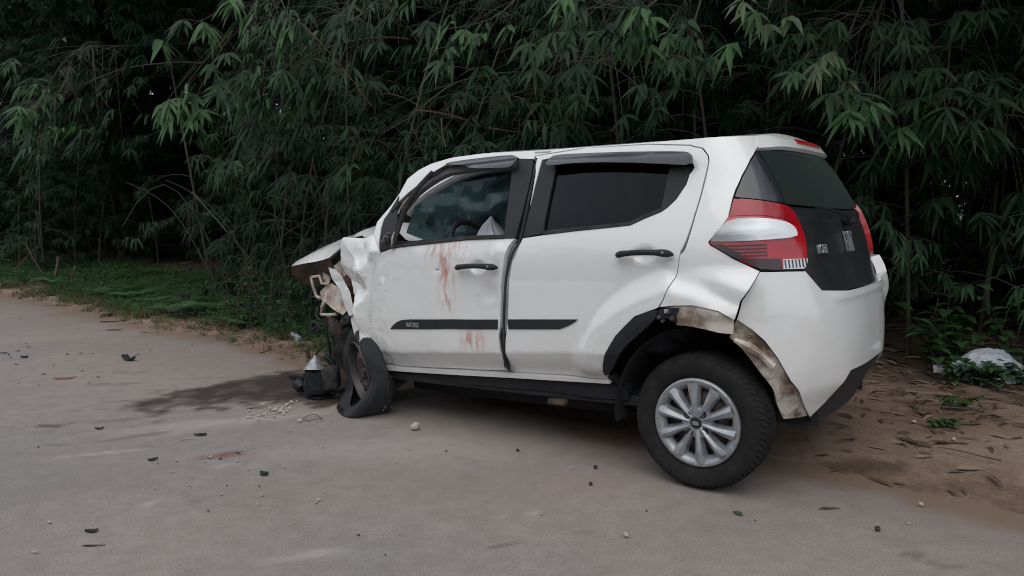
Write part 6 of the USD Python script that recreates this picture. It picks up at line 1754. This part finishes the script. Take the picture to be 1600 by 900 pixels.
def build_debris():
    r = random.Random(31)
    q = np.random.default_rng(31)

    def shard(L, W, Hh, seed, curl=0.0, n=7):
        """An irregular broken piece, thicker than paper, bent a little."""
        rf = np.random.default_rng(seed)
        a = np.sort(rf.uniform(0, 2 * PI, n))
        rad = rf.uniform(.55, 1.0, n)
        pg = Polygon(np.stack([np.cos(a) * rad * L / 2, np.sin(a) * rad * W / 2], -1)).buffer(0)
        p, f = triangulate(pg, max(L, W) / 5)
        z = curl * (p[:, 0] / L * 2) ** 2 * L + rf.normal(0, .02 * W, len(p)) + Hh
        v = np.column_stack([p, z])
        return sheet(v, f, np.tile([0, 0, 1.0], (len(v), 1)), Hh)

    def rock(s, seed, flat=.7):
        b = trimesh.creation.icosphere(2, 1.0)
        v = np.asarray(b.vertices)
        v = v * (1 + .9 * (meshkit.fbm(v * 1.2 + seed, 3, seed) - .5))[:, None] * [s, s * .8, s * flat]
        v[:, 2] -= v[:, 2].min() - .0
        return trimesh.Trimesh(v, b.faces, process=False)

    def put(name, me, mt, px, py, label, cat, rot=None, group=None, lift=.003, part='piece'):
        p = gp(px, py)
        s, n = to_sn(p)
        h = float(verge_h(p[0], p[1]))
        p = on_verge(px, py, lift) if h > 0.002 and n > -.25 else p + np.array([0, 0, lift])
        m = tag(obj(name, moved(me, trimesh.transformations.translation_matrix(p) @ trimesh.transformations.rotation_matrix(math.radians(q.uniform(0, 360) if rot is None else rot), [0, 0, 1])), mt), label, cat, group)
        return m

    # pieces one can point to
    put('plastic_fragment', shard(.21, .055, .004, 3, .06), 'plastic_red', 102, 592, 'long flat reddish plastic fragment on the road at the far left', 'debris', 12)
    put('plastic_fragment', shard(.17, .09, .012, 4, .28), 'chip_dark', 203, 563, 'curved dark plastic fragment alone in the middle of the road on the left', 'debris', -25)
    put('plastic_fragment', shard(.085, .05, .012, 5, .1), 'chip_dark', 39, 559, 'dark chunk, largest of the pieces at the left edge', 'debris', 30)
    put('plastic_fragment', shard(.36, .05, .006, 6, .03), 'chip_dark', 175, 503, 'long dark strip lying where the road meets the left verge', 'debris', 12)
    put('plastic_fragment', shard(.22, .04, .006, 7, .03), 'dead_stick', 175, 516, 'brown strip lying just below the long dark strip', 'debris', 5)
    put('plastic_fragment', shard(.075, .035, .008, 8, .08), 'chip_dark', 143, 832, 'dark leaf-shaped fragment in the foreground on the left', 'debris', 20)
    put('plastic_fragment', shard(.13, .009, .003, 9), 'chip_dark', 142, 854, 'thin dark sliver lowest in the foreground on the left', 'debris', 5)
    put('plastic_fragment', shard(.055, .04, .010, 10, .08), 'chip_dark', 412, 742, 'dark round chip left of centre among white crumbs', 'debris')
    put('plastic_fragment', shard(.08, .03, .008, 12, .08), 'chip_dark', 238, 720, 'dark chip above two pale crumbs in the left foreground', 'debris', 40)
    put('plastic_fragment', shard(.09, .03, .008, 13, .1), 'chip_dark', 314, 681, 'dark chip beside a pale sliver below the oil stain', 'debris', 10)
    put('plastic_fragment', shard(.15, .012, .003, 14), 'chip_white', 298, 687, 'pale sliver beside the dark chip below the oil stain', 'debris', 12)
    put('plastic_fragment', shard(.06, .022, .006, 15, .2), 'chip_dark', 156, 671, 'small dark chip left of the oil stain', 'debris', 20)
    put('stone', rock(.026, 3), 'stone_white', 649, 672, 'pale stone alone on the road below the front door', 'stone')
    put('stone', rock(.012, 5), 'stone_white', 1439, 792, 'small white stone at the road edge on the right', 'stone')
    put('stone', rock(.012, 6), 'stone_white', 1428, 662, 'white pebble on the earth near the bumper', 'stone')
    put('stone', rock(.011, 16), 'stone_white', 1490, 689, 'greyish pebble on the earth below the creeping plant', 'stone')
    put('stone', rock(.012, 7), 'chip_dark', 1371, 831, 'dark pebble on the road in the right foreground', 'stone')
    put('stone', rock(.010, 8), 'chip_dark', 809, 706, 'black pebble under the shadow of the car', 'stone')
    put('stone', rock(.010, 9), 'chip_dark', 923, 759, 'black pebble left of the rear wheel', 'stone')
    put('stone', rock(.010, 19), 'chip_dark', 930, 733, 'tiny dark pebble nearest the rear wheel', 'stone')
    put('stone', rock(.011, 10), 'stone_white', 978, 840, 'small pale pebble below the rear wheel', 'stone')
    put('fallen_leaf', leafm(.10, .022), 'dry_leaf', 1298, 796, 'reddish brown leaf on the asphalt right of the rear wheel', 'dry leaf', 5)
    put('fallen_leaf', leafm(.05, .025), 'leaf_pale', 1152, 804, 'yellowish green leaf bit below the rear wheel', 'dry leaf', 120)
    put('fallen_leaf', leafm(.16, .007), 'dead_stick', 790, 853, 'thin brown blade in the foreground below the car', 'dry leaf', 22)
    # loop of wire
    a = np.linspace(0.3, 2 * PI, 40)
    put('wire_loop', tube(np.stack([.050 * np.cos(a) + .008 * np.cos(2 * a), .055 * np.sin(a), .004 + .010 * np.sin(a) ** 2], -1), .0022, 5), 'dead_stick', 490, 656, 'thin loop of wire on the road in front of the burst tyre', 'wire')
    put('stone', rock(.013, 11), 'stone_white', 468, 660, 'pale crumb left of the wire loop', 'stone')
    # alike pieces
    dark = [(32, 497, .05), (6, 552, .12), (13, 555, .08), (17, 559, .07), (26, 570, .05), (40, 538, .06), (45, 543, .05), (28, 549, .07), (126, 553, .08), (145, 553, .04), (84, 571, .035), (70, 585, .08), (128, 581, .05), (154, 590, .05), (62, 603, .03), (140, 599, .03), (105, 554, .07), (235, 548, .04), (247, 726, .03), (345, 718, .04), (372, 709, .05), (355, 760, .02), (405, 761, .025), (325, 800, .03), (697, 706, .03), (560, 838, .025), (215, 555, .05), (30, 600, .03), (300, 540, .04), (620, 726, .02), (1010, 800, .03), (1180, 815, .02), (602, 869, .02), (60, 700, .03), (390, 640, .05)]
    for i, (px, py, s) in enumerate(dark):
        s *= .62
        put('plastic_chip', shard(s, s * q.uniform(.3, .6), .004, 40 + i, .05), 'chip_dark', px, py, 'small dark plastic chip scattered on the road ahead of the wreck', 'debris', group='dark plastic chips on the road')
    white = [(195, 498), (226, 520), (287, 507), (236, 532), (138, 537), (274, 610), (120, 607), (275, 701), (270, 738), (276, 721), (375, 705), (370, 722), (321, 722), (335, 748), (346, 774), (295, 760), (408, 775), (443, 731), (493, 787), (421, 797), (427, 806), (432, 792), (62, 663), (54, 865), (40, 665), (77, 818), (503, 700), (452, 675), (672, 693), (640, 704), (750, 693), (845, 805), (892, 733), (300, 746), (328, 716), (388, 735), (405, 790), (498, 783), (505, 770), (242, 765), (1420, 820), (1180, 830)]
    for i, (px, py) in enumerate(white):
        s = q.uniform(.014, .030)
        put('white_crumb', shard(s, s * q.uniform(.4, .8), .005, 140 + i, .1), 'chip_white', px, py, 'small white paint or plastic crumb scattered on the road', 'debris', group='white crumbs on the road')
    for i, (px, py) in enumerate(((195, 497), (226, 520), (287, 507), (275, 509), (182, 496), (245, 520), (262, 511), (60, 433), (52, 441), (88, 452), (410, 551), (395, 541), (330, 512), (300, 498), (120, 470), (150, 478), (20, 452), (345, 520), (232, 497), (270, 492))):
        s = q.uniform(.05, .13)
        put('wood_chip', shard(s, s * q.uniform(.2, .35), .008, 440 + i, .08), 'dry_leaf_pale', px, py, 'pale woody scrap on the dirt edge of the left verge', 'debris', group='pale scraps along the left verge')
    # pile of pale rubble in front of the burst tyre
    for i in range(60):
        px, py = 425 + q.normal(0, 20), 643 + q.normal(0, 6)
        py = py - (px - 428) * .25
        put('rubble_stone', (rock(q.uniform(.004, .011), 200 + i) if i % 3 else shard(q.uniform(.02, .05), .02, .006, 300 + i)), 'stone_white', px, py, 'pale rubble crumb heaped in front of the burst tyre', 'stone', group='rubble in front of the burst tyre')
    # grit too small to count
    V, F, c = [], [], 0
    for i in range(1500):
        if i < 700:
            px, py = q.uniform(0, 1600), 880 - 300 * q.random() ** 1.5
        else:
            px, py = 330 + q.normal(0, 130), 715 + q.normal(0, 55)
        p = gp(px, py)
        s, n = to_sn(p)
        if n > 0 or p[1] > 14:
            continue
        b = trimesh.creation.icosphere(0, q.uniform(.0008, .0019))
        V.append(np.asarray(b.vertices) * [1, 1, .6] + p + [0, 0, .004]); F.append(np.asarray(b.faces) + c); c += len(b.vertices)
    obj('road_grit', (np.vstack(V), np.vstack(F)), 'chip_white', smooth=False, label='fine pale grit strewn over the asphalt', cat='grit', kind='stuff')

    # ---- torn-off parts standing in the oil in front of the wreck
    g = gp(489, 622)
    Y = g[1]
    T = lambda px, py, dy=0.0: at(px, py, Y + dy)
    t = thing('torn_engine_part', 'black torn-off engine part with a grey cone, standing in the oil before the burst tyre', 'car part', g)
    loc = lambda m: moved(m, trimesh.transformations.translation_matrix(-g))
    cone = revolve([(0.004, .0), (0.012, -.004), (.016, -.016), (.050, -.060), (.074, -.088), (.078, -.096), (.070, -.098)], 32, 'y')
    o = T(492, 555)
    obj('cone', loc(moved(cone, frame_to(o, [1, 0, 0], [-.08, .25, .96], [0, -.97, .25]))), 'grey_metal', t)
    body = rbox([.15, .14, .19], .04, 4, (0, 0, 0), .18, 5)
    obj('housing', loc(moved(body, trimesh.transformations.translation_matrix(T(496, 594)))), 'black_plastic', t)
    obj('housing', loc(moved(rbox([.10, .12, .15], .03, 4, (0, 0, 0), .2, 8), trimesh.transformations.translation_matrix(T(518, 590, -.05)))), 'rubber', t)
    obj('cable', loc(tube(spline([T(514, 590), T(520, 572), T(513, 560), T(506, 556)], 12), .014, 7)), 'black_plastic', t)
    obj('bracket', loc(tube([T(483, 560), T(481, 545)], [.012, .008], 6)), 'rubber', t)
    sk = shard(.30, .16, .012, 71, .08)
    obj('shard', loc(moved(sk, trimesh.transformations.translation_matrix(T(500, 613) * [1, 1, 0] + [0, 0, .006]))), 'black_plastic', t)
    put('black_cup', moved(revolve([(0.0, .0), (.028, .0), (.040, .018), (.046, .06), (.043, .062), (.036, .02), (.0, .008)], 24, 'y'), frame_to([0, 0, .040], [.8, .6, 0], [-.55, .75, .35], [.2, -.3, .93])), 'black_plastic', 473, 618, 'small black rubber cup lying left of the torn engine part', 'car part', 0)
    put('plastic_fragment', shard(.26, .10, .010, 72, .12), 'black_plastic', 470, 592, 'flat black shard leaning left of the torn engine part', 'debris', 10)
    put('plastic_fragment', shard(.34, .10, .014, 73, .15), 'trim_plastic', 520, 613, 'black undertray shard between the torn engine part and the wheel', 'debris', 8)


def leafm(L, w):
    v, f = leaf(np.array([-L / 2, 0, .004]), np.array([1, 0, .06]), .08, L, w, np.array([0, .2, 1.0]), random.Random(3), 4)
    return trimesh.Trimesh(v, f, process=False)


build_debris()
